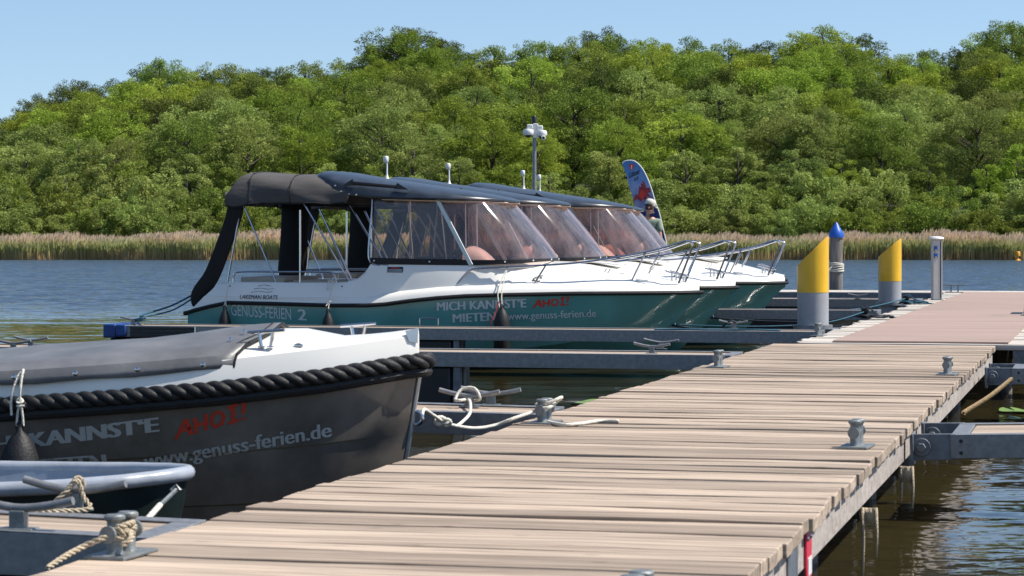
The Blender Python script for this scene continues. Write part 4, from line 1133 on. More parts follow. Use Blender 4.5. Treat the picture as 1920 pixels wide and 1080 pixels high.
    for sg in (-1, 1):
        mb = MB(); mb.bar((-2.80, sg * 0.968, 1.31), (-3.29, sg * 0.872, 2.185), 0.03, 0.058); mb.build('windscreen_pillar', M['alu'], root, smooth=0, bevel=0.006)
        f = lambda x, t: (x, sg * lerp(ip(x, [(-4.14, 0.985), (-2.83, 0.955)]), 0.865, t), lerp(1.40, 2.165, t))
        mb = MB(); mb.prism([f(-4.13, 0), f(-2.86, -0.01), f(-3.31, 1), f(-4.13, 1)], (0, sg * 0.004, 0)); mb.build('side_window', M['sidewin'], root, smooth=0)
        mb = MB(); mb.tube(smoothpath([(-4.02, sg * 1.0, 1.30), (-4.12, sg * 1.0, 1.34), (-4.17, sg * 0.985, 1.42), (-4.175, sg * 0.95, 1.65), (-4.16, sg * 0.90, 2.0), (-4.155, sg * 0.88, 2.17)], 4), 0.0125, 8); mb.build('window_post', M['steel'], root)
        mb = MB(); mb.tube([(-3.62, sg * 0.82, 1.38), (-3.70, sg * 0.80, 2.16)], 0.010, 8); mb.tube([(-3.05, sg * 0.3, 1.34), (-3.06, sg * 0.3, 2.16)], 0.009, 8); mb.build('roof_support', M['steel'], root)
    # centre mullion of the screen
    mb = MB(); k = nW // 2
    mb.tube([(lerp(lo[k + 4][0], hi[k + 4][0], t) - 0.015, lerp(lo[k + 4][1], hi[k + 4][1], t), lerp(1.41, 2.15, t)) for t in np.linspace(0, 1, 5)], 0.018, 6); mb.build('screen_mullion', M['lining'], root)
    # roof: padded navy visor
    HW = [(-5.02, 0.50), (-4.98, 0.68), (-4.9, 0.82), (-4.75, 0.95), (-4.5, 1.05), (-3.6, 1.06), (-3.1, 1.0), (-2.8, 0.85), (-2.6, 0.62), (-2.48, 0.38), (-2.42, 0.12)]
    ZT = [(-5.02, 2.515), (-4.95, 2.55), (-4.85, 2.565), (-4.4, 2.49), (-3.6, 2.37), (-3.0, 2.28), (-2.6, 2.205), (-2.42, 2.155)]
    ZBm = [(-5.02, 2.46), (-4.85, 2.40), (-4.6, 2.30), (-4.4, 2.215), (-4.0, 2.175), (-2.42, 2.135)]
    mb = MB(); rows = []
    for x in (-5.02, -4.98, -4.9, -4.75, -4.6, -4.4, -4.1, -3.8, -3.5, -3.2, -2.95, -2.75, -2.6, -2.5, -2.42):
        w, zt, z0 = ip(x, HW), ip(x, ZT), ip(x, ZBm); r = []
        for a in np.linspace(0, math.pi, 19):
            c, s_ = math.cos(a), math.sin(a)
            r.append((x, -w * math.copysign(abs(c) ** 0.62, c), lerp(z0 + 0.02, zt, s_ ** 0.75)))
        rows.append(r + [(x, w * 0.96, z0), (x, -w * 0.96, z0)])
    mb.grid(rows, wrap=True); mb.face(range(21)); q = len(mb.v) - 21; mb.face([q + i for i in range(21)])
    roof = mb.build('roof', M['navy'], root, smooth=50)
    mb = MB(); mb.grid([[(x, -ip(x, HW) * 0.93, ip(x, ZBm) - 0.012), (x, 0, ip(x, ZBm) - 0.012), (x, ip(x, HW) * 0.93, ip(x, ZBm) - 0.012)] for x in (-4.0, -3.6, -3.1, -2.8, -2.6, -2.48)])
    mb.grid([[(hi[k][0] * 1.0 + 0.02, hi[k][1] * 1.01, z) for k in range(nW + 1)] for z in (2.125, 2.155)])
    mb.build('roof_lining', M['lining'], root, smooth=60, solid=0.012)
    for sg in (-1, 1):
        mb = MB()
        rail = [(-4.44, sg * 1.045, 2.37), (-4.36, sg * 1.068, 2.375), (-3.78, sg * 1.068, 2.325), (-3.66, sg * 1.045, 2.30)]
        mb.tube(rail, [0.012, 0.026, 0.022, 0.012], 8); mb.prism([(-4.5, sg * 1.03, 2.34), (-4.36, sg * 1.03, 2.43), (-4.33, sg * 1.03, 2.345)], (0, sg * 0.055, 0)); mb.prism([(-3.80, sg * 1.03, 2.295), (-3.76, sg * 1.03, 2.375), (-3.6, sg * 1.03, 2.285)], (0, sg * 0.055, 0))
        mb.build('grab_rail', M['black'], roof)
        mb = MB()
        for x, z in ((-4.62, 2.345), (-4.53, 2.27), (-4.42, 2.235), (-4.32, 2.225)): mb.lathe([(0.011, 0.0), (0.011, 0.012)], (x, sg * ip(x, HW) * 1.0 - (0.006 if sg > 0 else 0.006), z), 8, 'y')
        mb.build('studs', M['whiteplastic'], roof)
    # lamp mast
    mb = MB(); mb.lathe([(0.04, 2.455), (0.022, 2.47), (0.012, 2.52), (0.011, 2.67), (0.02, 2.675)], (-4.22, 0.0, 0), 12); mast = mb.build('lamp_mast', M['whiteplastic'], root)
    MB().lathe([(0.026, 2.672), (0.036, 2.684), (0.036, 2.745), (0.028, 2.757)], (-4.235, 0.0, 0), 14).build('lamp', M['whiteplastic'], mast)
    # canvas bimini behind the roof
    mb = MB(); rows = []
    for x in np.linspace(-6.13, -4.42, 16):
        t = (x + 6.13) / 1.71
        zc = ip(x, [(-6.13, 2.30), (-6.10, 2.40), (-6.03, 2.485), (-5.9, 2.545), (-5.4, 2.515), (-5.0, 2.50), (-4.42, 2.40)])
        ze = ip(x, [(-6.13, 2.10), (-6.0, 2.065), (-5.86, 2.075), (-5.7, 2.11), (-5.5, 2.125), (-4.8, 2.105), (-4.42, 2.13)])
        zsh = zc - 0.10
        r = []
        for y, z in ((1.06, ze), (1.055, lerp(ze, zsh, 0.35)), (1.04, lerp(ze, zsh, 0.7)), (0.98, zsh), (0.86, zc - 0.035), (0.6, zc - 0.008), (0.3, zc), (0, zc)):
            sag = (0.020 * math.sin(x * 7 + z * 17) + 0.010 * math.sin(x * 15 - z * 9)) * (1 if z < zsh else 0.35)
            r.append((x, -(y + sag), z + sag * 0.5))
        rows.append(r + [(p[0], -p[1], p[2]) for p in r[:-1][::-1]])
    mb.grid(rows); cn = mb.build('canopy', M['canvas'], root, smooth=180, solid=0.012, sub=1)
    mb = MB()
    for i in (3, 8): mb.tube([(p[0], p[1] * 1.006, p[2] + 0.008) for p in rows[i]], 0.006, 6)
    for j in (0, -1): mb.tube([(r[j][0], r[j][1] * 1.004, r[j][2]) for r in rows], 0.010, 6)
    mb.build('seam', M['canvas2'], cn, smooth=180)
    mb = MB(); mb.grid([[(-6.135 + 0.035 * (z < 2.2), y, z) for y in np.linspace(-1.0, 1.0, 9)] for z in (2.09, 2.16, 2.22, 2.27)]); mb.build('canopy_valance', M['canvas'], root, smooth=180, solid=0.012)
    # gathered rear curtains, one in each corner
    def curtain(yc, left, right, zz, th):
        m_ = MB(); rw = []
        for (xl, xr, z) in zip(left, right, zz):
            ring = []
            for j in range(16):
                a = 2 * math.pi * j / 16
                q = 1 + 0.10 * math.sin(5 * a + z * 2)
                ring.append((lerp(xl, xr, 0.5 + 0.5 * math.cos(a)), yc + th * q * math.sin(a), z))
            rw.append(ring)
        m_.grid(rw, wrap=True); m_.face(range(16)); q = len(m_.v) - 16; m_.face([q + i for i in range(16)]); return m_
    curtain(-0.98, [-6.12, -6.10, -6.17, -6.27, -6.38, -6.45, -6.60, -6.64, -6.60], [-5.94, -5.86, -5.93, -6.03, -6.14, -6.20, -6.28, -6.43, -6.52], [2.22, 2.07, 1.85, 1.6, 1.32, 1.17, 1.02, 0.88, 0.74], 0.05).build('rear_curtain', M['canvas2'], root, smooth=180, sub=1)
    curtain(1.0, [-6.08, -6.05, -6.06, -6.08, -6.10, -6.13], [-5.60, -5.61, -5.65, -5.66, -5.67, -5.68], [2.2, 2.05, 1.8, 1.5, 1.3, 1.10], 0.07).build('rear_curtain', M['canvas2'], root, smooth=180, sub=1)
    # stainless frame
    for sg in (-1, 1):
        y = sg * 1.0
        for a, b in (((-5.88, 2.09), (-5.43, 1.085)), ((-5.93, 2.0), (-6.10, 1.09)), ((-5.05, 2.12), (-4.42, 1.10)), ((-4.84, 2.04), (-4.39, 1.12)), ((-5.10, 2.03), (-5.10, 1.085))):
            MB().tube([(a[0], y, a[1]), (b[0], y, b[1])], 0.0125, 8).build('canopy_pole', M['steel'], root)
        mb = MB(); mb.tube(smoothpath([(-6.02, y, 1.085), (-6.01, y, 1.17), (-5.93, y, 1.222), (-5.4, y, 1.224), (-4.75, y, 1.222), (-4.64, y, 1.19), (-4.60, y, 1.085)], 5), 0.0125, 8); mb.build('side_rail', M['steel'], root)
        # bow rail
        mb = MB()
        pth = [(-3.0, 1.035, 1.045), (-2.86, 1.02, 1.21), (-2.74, 1.0, 1.27), (-2.38, 0.97, 1.29), (-1.6, 0.84, 1.335), (-1.08, 0.67, 1.40), (-0.55, 0.46, 1.50), (-0.22, 0.33, 1.60), (-0.12, 0.30, 1.625), (-0.05, 0.28, 1.585), (-0.08, 0.265, 1.48), (-0.24, 0.24, 1.08)]
        mb.tube(smoothpath([(a, sg * b, c) for a, b, c in pth], 5), 0.0135, 8)
        for a, b in (((-0.62, 0.485, 1.485), (-0.82, 0.49, 1.085)), ((-1.84, 0.885, 1.32), (-1.99, 0.93, 1.07))): mb.tube([(a[0], sg * a[1], a[2]), (b[0], sg * b[1], b[2])], 0.012, 8)
        mb.build('bow_rail', M['steel'], root)
        mb = MB()
        for x in (-6.05, -5.8, -5.45, -5.05, -4.75, -4.5): mb.lathe([(0.010, -0.003 if sg < 0 else -0.004), (0.010, 0.004 if sg < 0 else 0.003)], (x, sg * (ip(x, PL_B) - 0.10), ip(x, PL_ZG) - 0.05), 8, 'y')
        mb.build('studs', M['black'], root)
        mb = MB(); mb.tube([(-0.42, sg * 0.17, 1.235), (-0.16, sg * 0.12, 1.17)], 0.011, 8)
        for t in (0.3, 0.68): mb.tube([(lerp(-.42, -.16, t), sg * lerp(.17, .12, t), lerp(1.235, 1.17, t)), (lerp(-.42, -.16, t), sg * lerp(.17, .12, t), lerp(1.235, 1.17, t) - 0.12)], 0.011, 8)
        mb.build('bow_cleat', M['steel'], root)
    # deck hatch, vents and eye bolt
    mb = MB(); mb.box((-1.25, 0, 1.345), (0.5, 0.5, 0.025), Matrix.Rotation(R(5), 3, 'Y')); mb.build('deck_hatch', M['gel'], root, bevel=0.02)
    mb = MB(); mb.lathe([(0.035, 0), (0.035, 0.012)], (-0.95, -0.42, 1.2), 12); mb.tube([(-0.75, -0.5, 1.13), (-0.6, -0.46, 1.12)], 0.008, 6); mb.tube([(-1.12, -0.5, 1.2), (-1.08, -0.5, 1.27)], 0.008, 6); mb.tube([(-1.17, -0.5, 1.2), (-1.13, -0.5, 1.27)], 0.008, 6); mb.build('deck_fittings', M['steel'], root)
    mb = MB(); mb.lathe([(0.045, -0.003), (0.04, 0.01)], (-0.95, -ip(-0.95, PL_B) + 0.22, 0.46), 12, 'y'); mb.build('through_hull', M['steel'], root)
    mb = MB(); mb.tube([(-0.36 + 0.035 * math.cos(a), 0, 0.535 + 0.04 * math.sin(a)) for a in np.linspace(0, 6.28, 13)[:-1]], 0.010, 6, closed=True); mb.build('bow_eye', M['steel'], root)
    # oval emblem on the bow flank
    fn = surf_map(bvhd, (-2.02, 1.10), (-1.76, 1.115), 0.085, 1.0, 1.0, 0.006)
    el = [(0.5 + 0.5 * math.cos(a), 0.5 + 0.5 * math.sin(a)) for a in np.linspace(0, 2 * math.pi, 29)[:-1]]
    inn = [(0.5 + 0.43 * math.cos(a), 0.5 + 0.36 * math.sin(a)) for a in np.linspace(0, 2 * math.pi, 29)[:-1]]
    ringF = [[i, (i + 1) % 28, 28 + (i + 1) % 28, 28 + i] for i in range(28)]
    em = [(el + inn, ringF)] + strokes([[(0.12, .5), (.3, .7), (.45, .4), (.3, .3)], [(.3, .28), (.75, .72)], [(.5, .62), (.78, .60)], [(.55, .4), (.85, .42)]], 0.07)
    decal('oval_emblem', em, M['letterk'], root, fn)
    return root, hull, bvh, bvhd
M['letterk'] = mat('black_lettering', (0.02, 0.022, 0.025), 0.4, var=0.1)
B1, HULL1, BVH1, BVHD1 = make_boat()
BOATS = [(31.4, -5.17), (34.6, -5.18), (38.4, -4.97), (41.1, -5.33)]
LB = ['nearest teal and white cabin boat with grey hull lettering', 'second teal cabin boat, half hidden behind the nearest boat', 'third teal cabin boat, behind the second boat and its finger', 'farthest teal cabin boat in front of the feather flag']
BT = [B1]
for i in range(1, 4): BT.append(copy_tree(B1))
for b, (u, v), lb in zip(BT, BOATS, LB):
    b.location = W(v, u, 0); tag(b, lb, 'boat', 'teal cabin boats in the slips')
def B(x, y, z, i=0): return W(BOATS[i][1] + x, BOATS[i][0] + y, z)
# lettering on the nearest boat only (the others' flanks are hidden)
hull_text('hull_lettering', 'GENUSS-FERIEN', M['letter'], B1, BVH1, (-6.00, 0.655), (-5.17, 0.605), 0.155, 0.004)
hull_text('hull_lettering', '2', M['letter'], B1, BVH1, (-5.07, 0.602), (-4.965, 0.597), 0.150, 0.035)
hull_text('hull_lettering', "MICH KANNST\u2019E", M['letter'], B1, BVH1, (-3.20, 0.735), (-2.06, 0.785), 0.115, 0.040)
hull_text('hull_lettering', 'MIETEN', M['letter'], B1, BVH1, (-3.00, 0.585), (-2.45, 0.615), 0.115, 0.040)
hull_text('hull_lettering', 'www.genuss-ferien.de', M['letter'], B1, BVH1, (-2.30, 0.622), (-1.21, 0.662), 0.10, 0.014)
decal('hull_lettering', AHOI, M['redletter'], B1, surf_map(BVH1, (-1.97, 0.775), (-1.53, 0.815), 0.10, 3.55, 1.0))
hull_text('maker_lettering', 'LAKEMAN BOATS', M['letterk'], B1, BVHD1, (-5.88, 0.873), (-5.36, 0.868), 0.055, 0.012)
decal('maker_emblem', strokes([[(0, 0), (.15, .1), (.3, .17), (.45, .15), (.6, .08), (.75, .03), (.88, .07), (1.0, .16)],
                               [(.1, .42), (.25, .52), (.45, .56), (.6, .50), (.75, .44), (.9, .46), (1.05, .52)],
                               [(.3, .82), (.45, .95), (.6, .98), (.75, .92), (.9, .86)]], 0.045), M['letterk'], B1, surf_map(BVHD1, (-5.74, 0.955), (-5.43, 0.955), 0.10, 1.05, 1.0))
st = decal('sticker', [([(0, 0), (1, 0), (1, 1), (0, 1)], [[0, 1, 2, 3]])], M['letterk'], B1, surf_map(BVHD1, (-3.91, 1.222), (-3.70, 1.222), 0.072, 1, 1, 0.006))
decal('sticker_print', strokes([[(.25, .78), (.4, .8), (.6, .77), (.75, .8)]], 0.14), M['redletter'], st, surf_map(BVHD1, (-3.91, 1.222), (-3.70, 1.222), 0.072, 1, 1, 0.008))
decal('sticker_print', strokes([[(.06, .46), (.5, .45), (.94, .46)], [(.06, .22), (.5, .22), (.94, .22)]], 0.10), M['letter'], st, surf_map(BVHD1, (-3.91, 1.222), (-3.70, 1.222), 0.072, 1, 1, 0.008))

# fenders
def fender(loc, rope, r=0.075, L=0.42, label='', rz=-AL, grp='black fenders', cat='fender', m='ropew'):
    o = empty('fender', loc, rz, label, cat, grp)       # origin at the eye on top
    mb = MB(); mb.lathe([(0.014, 0.0), (0.022, -0.03), (r * 0.45, -0.055), (r * 0.76, -0.12), (r * 0.95, -0.19), (r, -0.26), (r, -L), (r * 0.8, -L - 0.06), (r * 0.3, -L - 0.11)], (0, 0, 0), 20); mb.build('body', M['rubber'], o)
    MB().tube([(0.022 * math.cos(a), 0, -0.005 + 0.025 * math.sin(a)) for a in np.linspace(0, 6.28, 13)[:-1]], 0.007, 6, closed=True).build('eye', M['rubber'], o)
    for q in rope: MB().tube(smoothpath(q, 4), 0.007, 6).build('rope', M[m], o)
    return o
fender(B(-6.04, -1.27, 0.76), [[(-0.02, 0, 0), (-0.01, 0.05, 0.08), (0.01, 0.12, 0.3), (0.03, 0.26, 0.42)], [(0.02, 0, 0.0), (-0.005, 0.04, 0.1)]], 0.085, 0.42, 'black fender under the start of the GENUSS lettering')
fender(B(-4.62, -1.30, 0.73), [[(0, 0, 0), (0.0, 0.05, 0.12), (0.01, 0.12, 0.28), (0.02, 0.28, 0.40)], [(-0.03, 0.0, 0.06), (0.0, 0.03, 0.1), (0.03, 0.02, 0.12)],
                                [(0.01, 0.2, 0.36), (-0.05, 0.18, 0.38), (-0.06, 0.17, 0.26)], [(0.05, 0.27, 0.45), (0.06, 0.22, 0.40), (-0.02, 0.24, 0.38), (0.0, 0.3, 0.46)]], 0.085, 0.42, 'black fender hanging amidships right of the number two')
fender(B(-2.33, -1.24, 0.80), [[(0.0, 0, 0), (-0.02, 0.08, 0.2), (0.0, 0.30, 0.50)], [(-0.03, -0.01, -0.02), (-0.07, 0.08, 0.2), (0.0, 0.30, 0.50)]], 0.105, 0.55, 'long black fender hanging between the rental lettering')
tag(MB().tube([tuple(B(-2.37, -1.23, 0.86)), tuple(B(-2.40, -1.27, 0.74)), tuple(B(-2.46, -1.30, 0.60)), tuple(B(-2.47, -1.31, 0.50))], 0.006, 6).build('red_cord', M['redletter']), 'thin red cord hanging beside the long black fender', 'cord')

# mooring lines of the teal boats
def line(pts, m, r, label, name='mooring_line', grp='mooring lines', tw=False):
    mb = MB(); P = smoothpath(pts, 8)
    if tw: twisted(mb, P, r * 0.72, r * 0.50, r * 8)
    else: mb.tube(P, r, 7)
    return tag(mb.build(name, M[m], smooth=180), label, 'rope', grp)
def cl(i, dx=0, dz=0.08): return CO[i].location + Vector((dx, 0, dz))
line([B(-6.5, -0.8, 1.0), B(-6.85, -1.05, 0.78), B(-7.1, -1.5, 0.66), cl(8, 0.15, 0.09), cl(8, 0, 0.06)], 'ropet', 0.013, 'upper teal stern rope from the nearest boat to the end cleat')
line([B(-6.5, -0.84, 0.97), B(-6.82, -1.1, 0.72), B(-7.1, -1.55, 0.63), cl(8, 0.16, 0.06), cl(8, 0.02, 0.04)], 'ropet', 0.011, 'lower teal stern rope from the nearest boat to the end cleat')
pA = W(*at_z(1622, 598, DZ), DZ + 0.1); pB_ = W(*at_z(1699, 571, DZ), DZ + 0.1)
line([B(-0.36, 0, 0.53), B(0.3, -0.8, 0.50), cl(9, -0.05, 0.09), cl(9, 0.03, 0.07)], 'ropek', 0.013, 'dark bow rope from the nearest boat down to the finger cleat')
line([B(-0.36, 0, 0.54), B(0.7, 0.2, 0.52), B(1.5, 0.9, 0.55), pA], 'ropet', 0.009, 'thin teal bow rope from the nearest boat to the nearer ring')
line([B(-0.36, 0, 0.53, 1), B(0.5, -0.4, 0.5, 1), B(1.3, -0.8, 0.52, 1), pA + Vector((-.02, 0, -.03))], 'ropek', 0.012, 'dark bow rope from the second boat to the nearer ring')
line([B(-0.36, 0, 0.53, 2), B(0.4, 0.3, 0.52, 2), B(1.1, 1.0, 0.54, 2), pB_], 'ropet', 0.011, 'teal bow rope from the third boat to the farther ring')
line([B(-0.36, 0, 0.53, 2), B(0.5, -0.3, 0.5, 2), B(1.2, -1.0, 0.52, 2), B(1.35, -1.6, DZ + 0.08, 2)], 'ropek', 0.011, 'dark bow rope slanting down from the third boat')
line([W(-5.3, 28.85, DZ + .012), W(-4.9, 28.82, DZ + .02), W(-4.5, 28.86, DZ + .014), W(-4.1, 28.8, DZ + .022), W(-3.8, 28.9, DZ + .014)], 'ropet', 0.012, 'teal rope end lying along the top of the finger before the nearest boat')
# ------------------------------------------------------------------ dark sloop in the foreground (local x to the bow, 0 = stem)
SU, SV = 13.2, -3.765
SB = [(-7.0, 0.70), (-6.0, 0.92), (-4.5, 1.03), (-3.0, 1.00), (-2.12, 0.90), (-1.5, 0.785), (-0.94, 0.62), (-0.43, 0.385), (-0.15, 0.185), (-0.05, 0.085), (0.0, 0.022)]
SZR = [(-7, 0.76), (-4.5, 0.70), (-3.0, 0.715), (-2.12, 0.752), (-1.5, 0.795), (-0.94, 0.842), (-0.43, 0.902), (0, 0.975)]
SZD = [(-7, 0.95), (-4.5, 0.87), (-3.0, 0.885), (-2.12, 0.922), (-1.5, 0.960), (-0.94, 1.002), (-0.43, 1.062), (0, 1.125)]
SCR = [(-7, 1.0), (-4.0, 0.99), (-2.5, 1.0), (-1.5, 1.085), (-1.0, 1.145), (-0.80, 1.162), (-0.62, 1.150), (-0.42, 1.112), (-0.2, 1.13), (0, 1.157)]
def make_sloop():
    o = empty('sloop', W(SV, SU, 0), label='dark anthracite open sloop with black rope guard and grey tarpaulin', cat='boat')
    xs = [0.0, -0.03, -0.08, -0.15, -0.28, -0.43, -0.65, -0.94, -1.2, -1.5, -1.8, -2.12, -2.55, -3.0, -3.7, -4.5, -5.3, -6.0, -6.6, -7.0]
    tt = [0.0, 0.10, 0.22, 0.335, 0.345, 0.45, 0.56, 0.655, 0.665, 0.78, 0.90, 1.0]
    mb = MB(); rows = []
    for x in xs:
        b, zr = ip(x, SB), ip(x, SZR); r = []
        for t in tt:
            full = lerp(1.0, 0.80, t ** 1.6) * lerp(1, 0.62 + 0.38 * min(1, -x / 2.2), t)
            lap = 0.010 * (t > 0.34) + 0.010 * (t > 0.66); lap *= min(1, b / 0.2)
            z = lerp(zr - 0.045, -0.12, t)
            xo = x - (0.17 * t + 0.10 * max(0, t - .55)) * math.exp(x * 1.5)
            r.append((xo, -max(0.004, b * full - lap), z))
        rows.append(r + [(p[0], -p[1], p[2]) for p in r[::-1]])
    mb.grid(rows); mb.face(range(len(rows[0]))); q = len(mb.v) - len(rows[0]); mb.face([q + i for i in range(len(rows[0]))])
    hull = mb.build('hull', M['hull_dark'], o, smooth=28); bvh = bvh_of(hull)
    # pale stem band
    mb = MB(); mb.tube([(0.012 - 0.17 * t - 0.10 * max(0, t - .55), 0, lerp(ip(0, SZR) - 0.05, -0.10, t)) for t in np.linspace(0, 1, 12)], 0.014, 8); mb.build('stem_band', M['alu'], o)
    # white upper strake and foredeck
    mb = MB(); rows = []
    for x in xs:
        b, zr, zd, cr = ip(x, SB), ip(x, SZR), ip(x, SZD), ip(x, SCR)
        k = min(1, b / 0.2)
        w2 = max(0.006, b - 0.045 * k); half = [(max(0.012, b - 0.012 * k), zr - 0.05), (max(0.012, b - 0.015 * k), zr + 0.04), (w2, zd - 0.006), (max(0.004, w2 - 0.016 * k), zd + 0.004)]
        for f in (0.82, 0.6, 0.35, 0.0):
            a = 1 - f
            half.append((max(0.003, w2 * f), lerp(zd + 0.006, cr, a ** 0.8 if x < -0.5 else a)))
        rows.append([(x, -y, z) for y, z in half] + [(x, y, z) for y, z in half[::-1]])
    mb.grid(rows); mb.face(range(len(rows[0]))); q = len(mb.v) - len(rows[0]); mb.face([q + i for i in range(len(rows[0]))])
    mb.build('white_deck', M['gel'], o, smooth=24)
    mb = MB(); mb.prism([(0.004, -0.02, 1.16), (-0.055, -0.075, 1.145), (-0.035, -0.062, 1.085), (0.004, -0.028, 1.075)], (0, 0.004, 0)); mb.build('stem_cap', M['alu'], o, smooth=0)
    # rubber strip and twisted rope guard
    near = [(x + 0.0, -(ip(x, SB) + 0.022), ip(x, SZR)) for x in np.linspace(-6.9, -0.04, 90)]
    path = near + [(0.012, -0.075, 0.975), (0.045, -0.04, 0.977), (0.055, 0.0, 0.978), (0.045, 0.04, 0.977), (0.012, 0.075, 0.975)] + [(p[0], -p[1], p[2]) for p in near[::-1]]
    mb = MB(); mb.tube([(p[0] * 1.0, p[1] * 0.995, p[2] - 0.062) for p in path], 0.028, 8); mb.build('rubber_strip', M['rubber'], o)
    mb = MB(); twisted(mb, [p for p in path if p[0] > -3.4], 0.022, 0.0265, 0.235, 3, 8, 0.014); mb.build('rope_guard', M['rubber'], o, smooth=180)
    # tarpaulin
    mb = MB(); rows = []
    for x in [-0.80, -0.86, -0.92, -1.0, -1.15, -1.35, -1.6, -1.9, -2.2, -2.55, -3.0, -3.6, -4.3, -5.2, -6.2]:
        t = max(0, min(1, (-0.80 - x) / 0.16))
        b, zd, cr = ip(x, SB), ip(x, SZD), ip(x, SCR); w = b - 0.02
        r = []
        wob = 0.006 * math.sin(x * 11)
        pr = [(w + 0.022, zd - 0.062 + wob), (w + 0.016, zd - 0.03), (w - 0.005, zd + 0.010), (w * 0.93, zd + 0.026)] + [(w * f, lerp(zd + 0.012, cr + 0.004, (1 - f) ** 0.8) + 0.010 + 0.006 * math.sin(7 * f + x * 5)) for f in (0.82, 0.66, 0.5, 0.34, 0.16, 0.0)]
        # the front edge follows the arch of the foredeck, further aft at the sides
        r = [(x - 0.10 * min(1, (y / 0.6) ** 2) * (1 - min(1, (-0.80 - x) / 1.2)), -y, z) for y, z in pr]
        rows.append(r + [(p[0], -p[1], p[2]) for p in r[:-1][::-1]])
    mb.grid(rows); tarp = mb.build('tarpaulin', M['tarp'], o, smooth=40, solid=0.008)
    mb = MB(); e = rows[0]; mb.tube(e, 0.008, 6); mb.tube([(p[0] - 0.055, p[1], p[2] + 0.003) for p in e], 0.004, 6); mb.build('hem', M['rubber'], tarp)
    for x in (-1.03, -1.37, -1.70, -2.03, -2.36, -2.7):
        MB().lathe([(0.016, -0.004), (0.014, -0.012), (0.004, -0.016)], (x, -(ip(x, SB) - 0.003), ip(x, SZD) - 0.022), 10, 'y').build('stud', M['steel'], tarp)
    for f in (0.35, 0.62):
        MB().lathe([(0.012, 0.0), (0.010, 0.01), (0.003, 0.014)], (-0.94 - 0.08 * f * f, -0.62 * f, lerp(1.0, 1.16, (1 - f) ** 0.8) + 0.026), 10).build('stud', M['steel'], tarp)
    # deck cleats and fairleads
    for (x, y) in ((-0.75, -0.42), (-0.42, 0.22)):
        z = lerp(ip(x, SZD), ip(x, SCR), 0.26) + 0.004
        mb = MB(); mb.tube([(x - 0.105, y, z + 0.078), (x + 0.105, y, z + 0.094)], 0.010, 8)
        for s_ in (-1, 1): mb.tube([(x + s_ * 0.042, y, z + 0.085), (x + s_ * 0.026, y, z)], 0.010, 8); mb.lathe([(0.022, 0), (0.020, 0.005)], (x + s_ * 0.026, y, z), 10)
        mb.build('deck_cleat', M['steel'], o)
        mb = MB(); mb.box((x + 0.17, y * 0.86, z + 0.008), (0.05, 0.02, 0.014)); mb.box((x + 0.17, y * 0.86, z + 0.016), (0.028, 0.012, 0.008)); mb.build('fairlead', M['steel'], o, bevel=0.004)
    # bow eye
    mb = MB(); mb.tube([(-0.02 + 0.045 * math.sin(a), 0, 0.655 + 0.038 * math.cos(a)) for a in np.linspace(0, math.pi, 9)], 0.010, 8); mb.build('bow_eye', M['steel'], o)
    return o, bvh
SLOOP, BVHS = make_sloop()
def hit_px(px, py):                                    # where the line of sight meets the sloop's side -> local (x, z)
    inv = Matrix.Translation(W(SV, SU, 0)) @ Matrix.Rotation(-AL, 4, 'Z'); inv.invert()
    c = inv @ Vector((0, 0, CH)); t = inv @ at_y(px, py, 13.0)
    h = BVHS.ray_cast(c, (t - c).normalized())[0]
    return (h.x, h.z)
def sloop_text(s, a, b, hpx, bold, m='letterd', name='hull_lettering'):
    p0, p1 = hit_px(*a), hit_px(*b); h = hpx * 13.2 / F
    hull_text(name, s, M[m], SLOOP, BVHS, p0, p1, h, bold)
sloop_text("KANNST\u2018E", (58, 839), (297, 809), 29, 0.062)
sloop_text("MICH", (-102, 857), (22, 843), 29, 0.062)
sloop_text("MIETEN", (60, 888), (200, 878), 29, 0.062)
sloop_text("www.genuss-ferien.de", (272, 878), (622, 818), 29, 0.034)
pa, pb = hit_px(330, 824), hit_px(462, 786)
decal('hull_lettering', AHOI, M['redletterd'], SLOOP, surf_map(BVHS, pa, pb, 33 * 13.2 / F, 3.55, 1.0))
# its fender
sx_, sz_ = hit_px(52, 800)
fl = W(SV + sx_, SU - ip(sx_, SB) - 0.09, 0.645)
fender(fl, [[(-0.02, 0, 0.0), (-0.012, 0.0, 0.08), (0.0, 0.0, 0.135)], [(0.02, 0, 0), (0.014, 0, 0.07), (0.0, 0.0, 0.135)],
            [(0.0, -0.002, 0.12), (0.004, -0.004, 0.2), (0.004, 0.03, 0.30), (-0.01, 0.07, 0.285)], [(-0.045, -0.01, 0.06), (-0.045, -0.01, 0.16), (-0.02, 0.02, 0.27), (0.0, 0.05, 0.30)],
            [(-0.016, -0.006, 0.135), (0.0, -0.016, 0.125), (0.018, -0.006, 0.135), (0.0, 0.01, 0.15), (-0.016, -0.006, 0.14)], [(-0.014, -0.004, 0.112), (0.0, -0.016, 0.108), (0.03, -0.006, 0.112)]],
       0.112, 0.55, 'large black fender on white cord against the dark sloop')

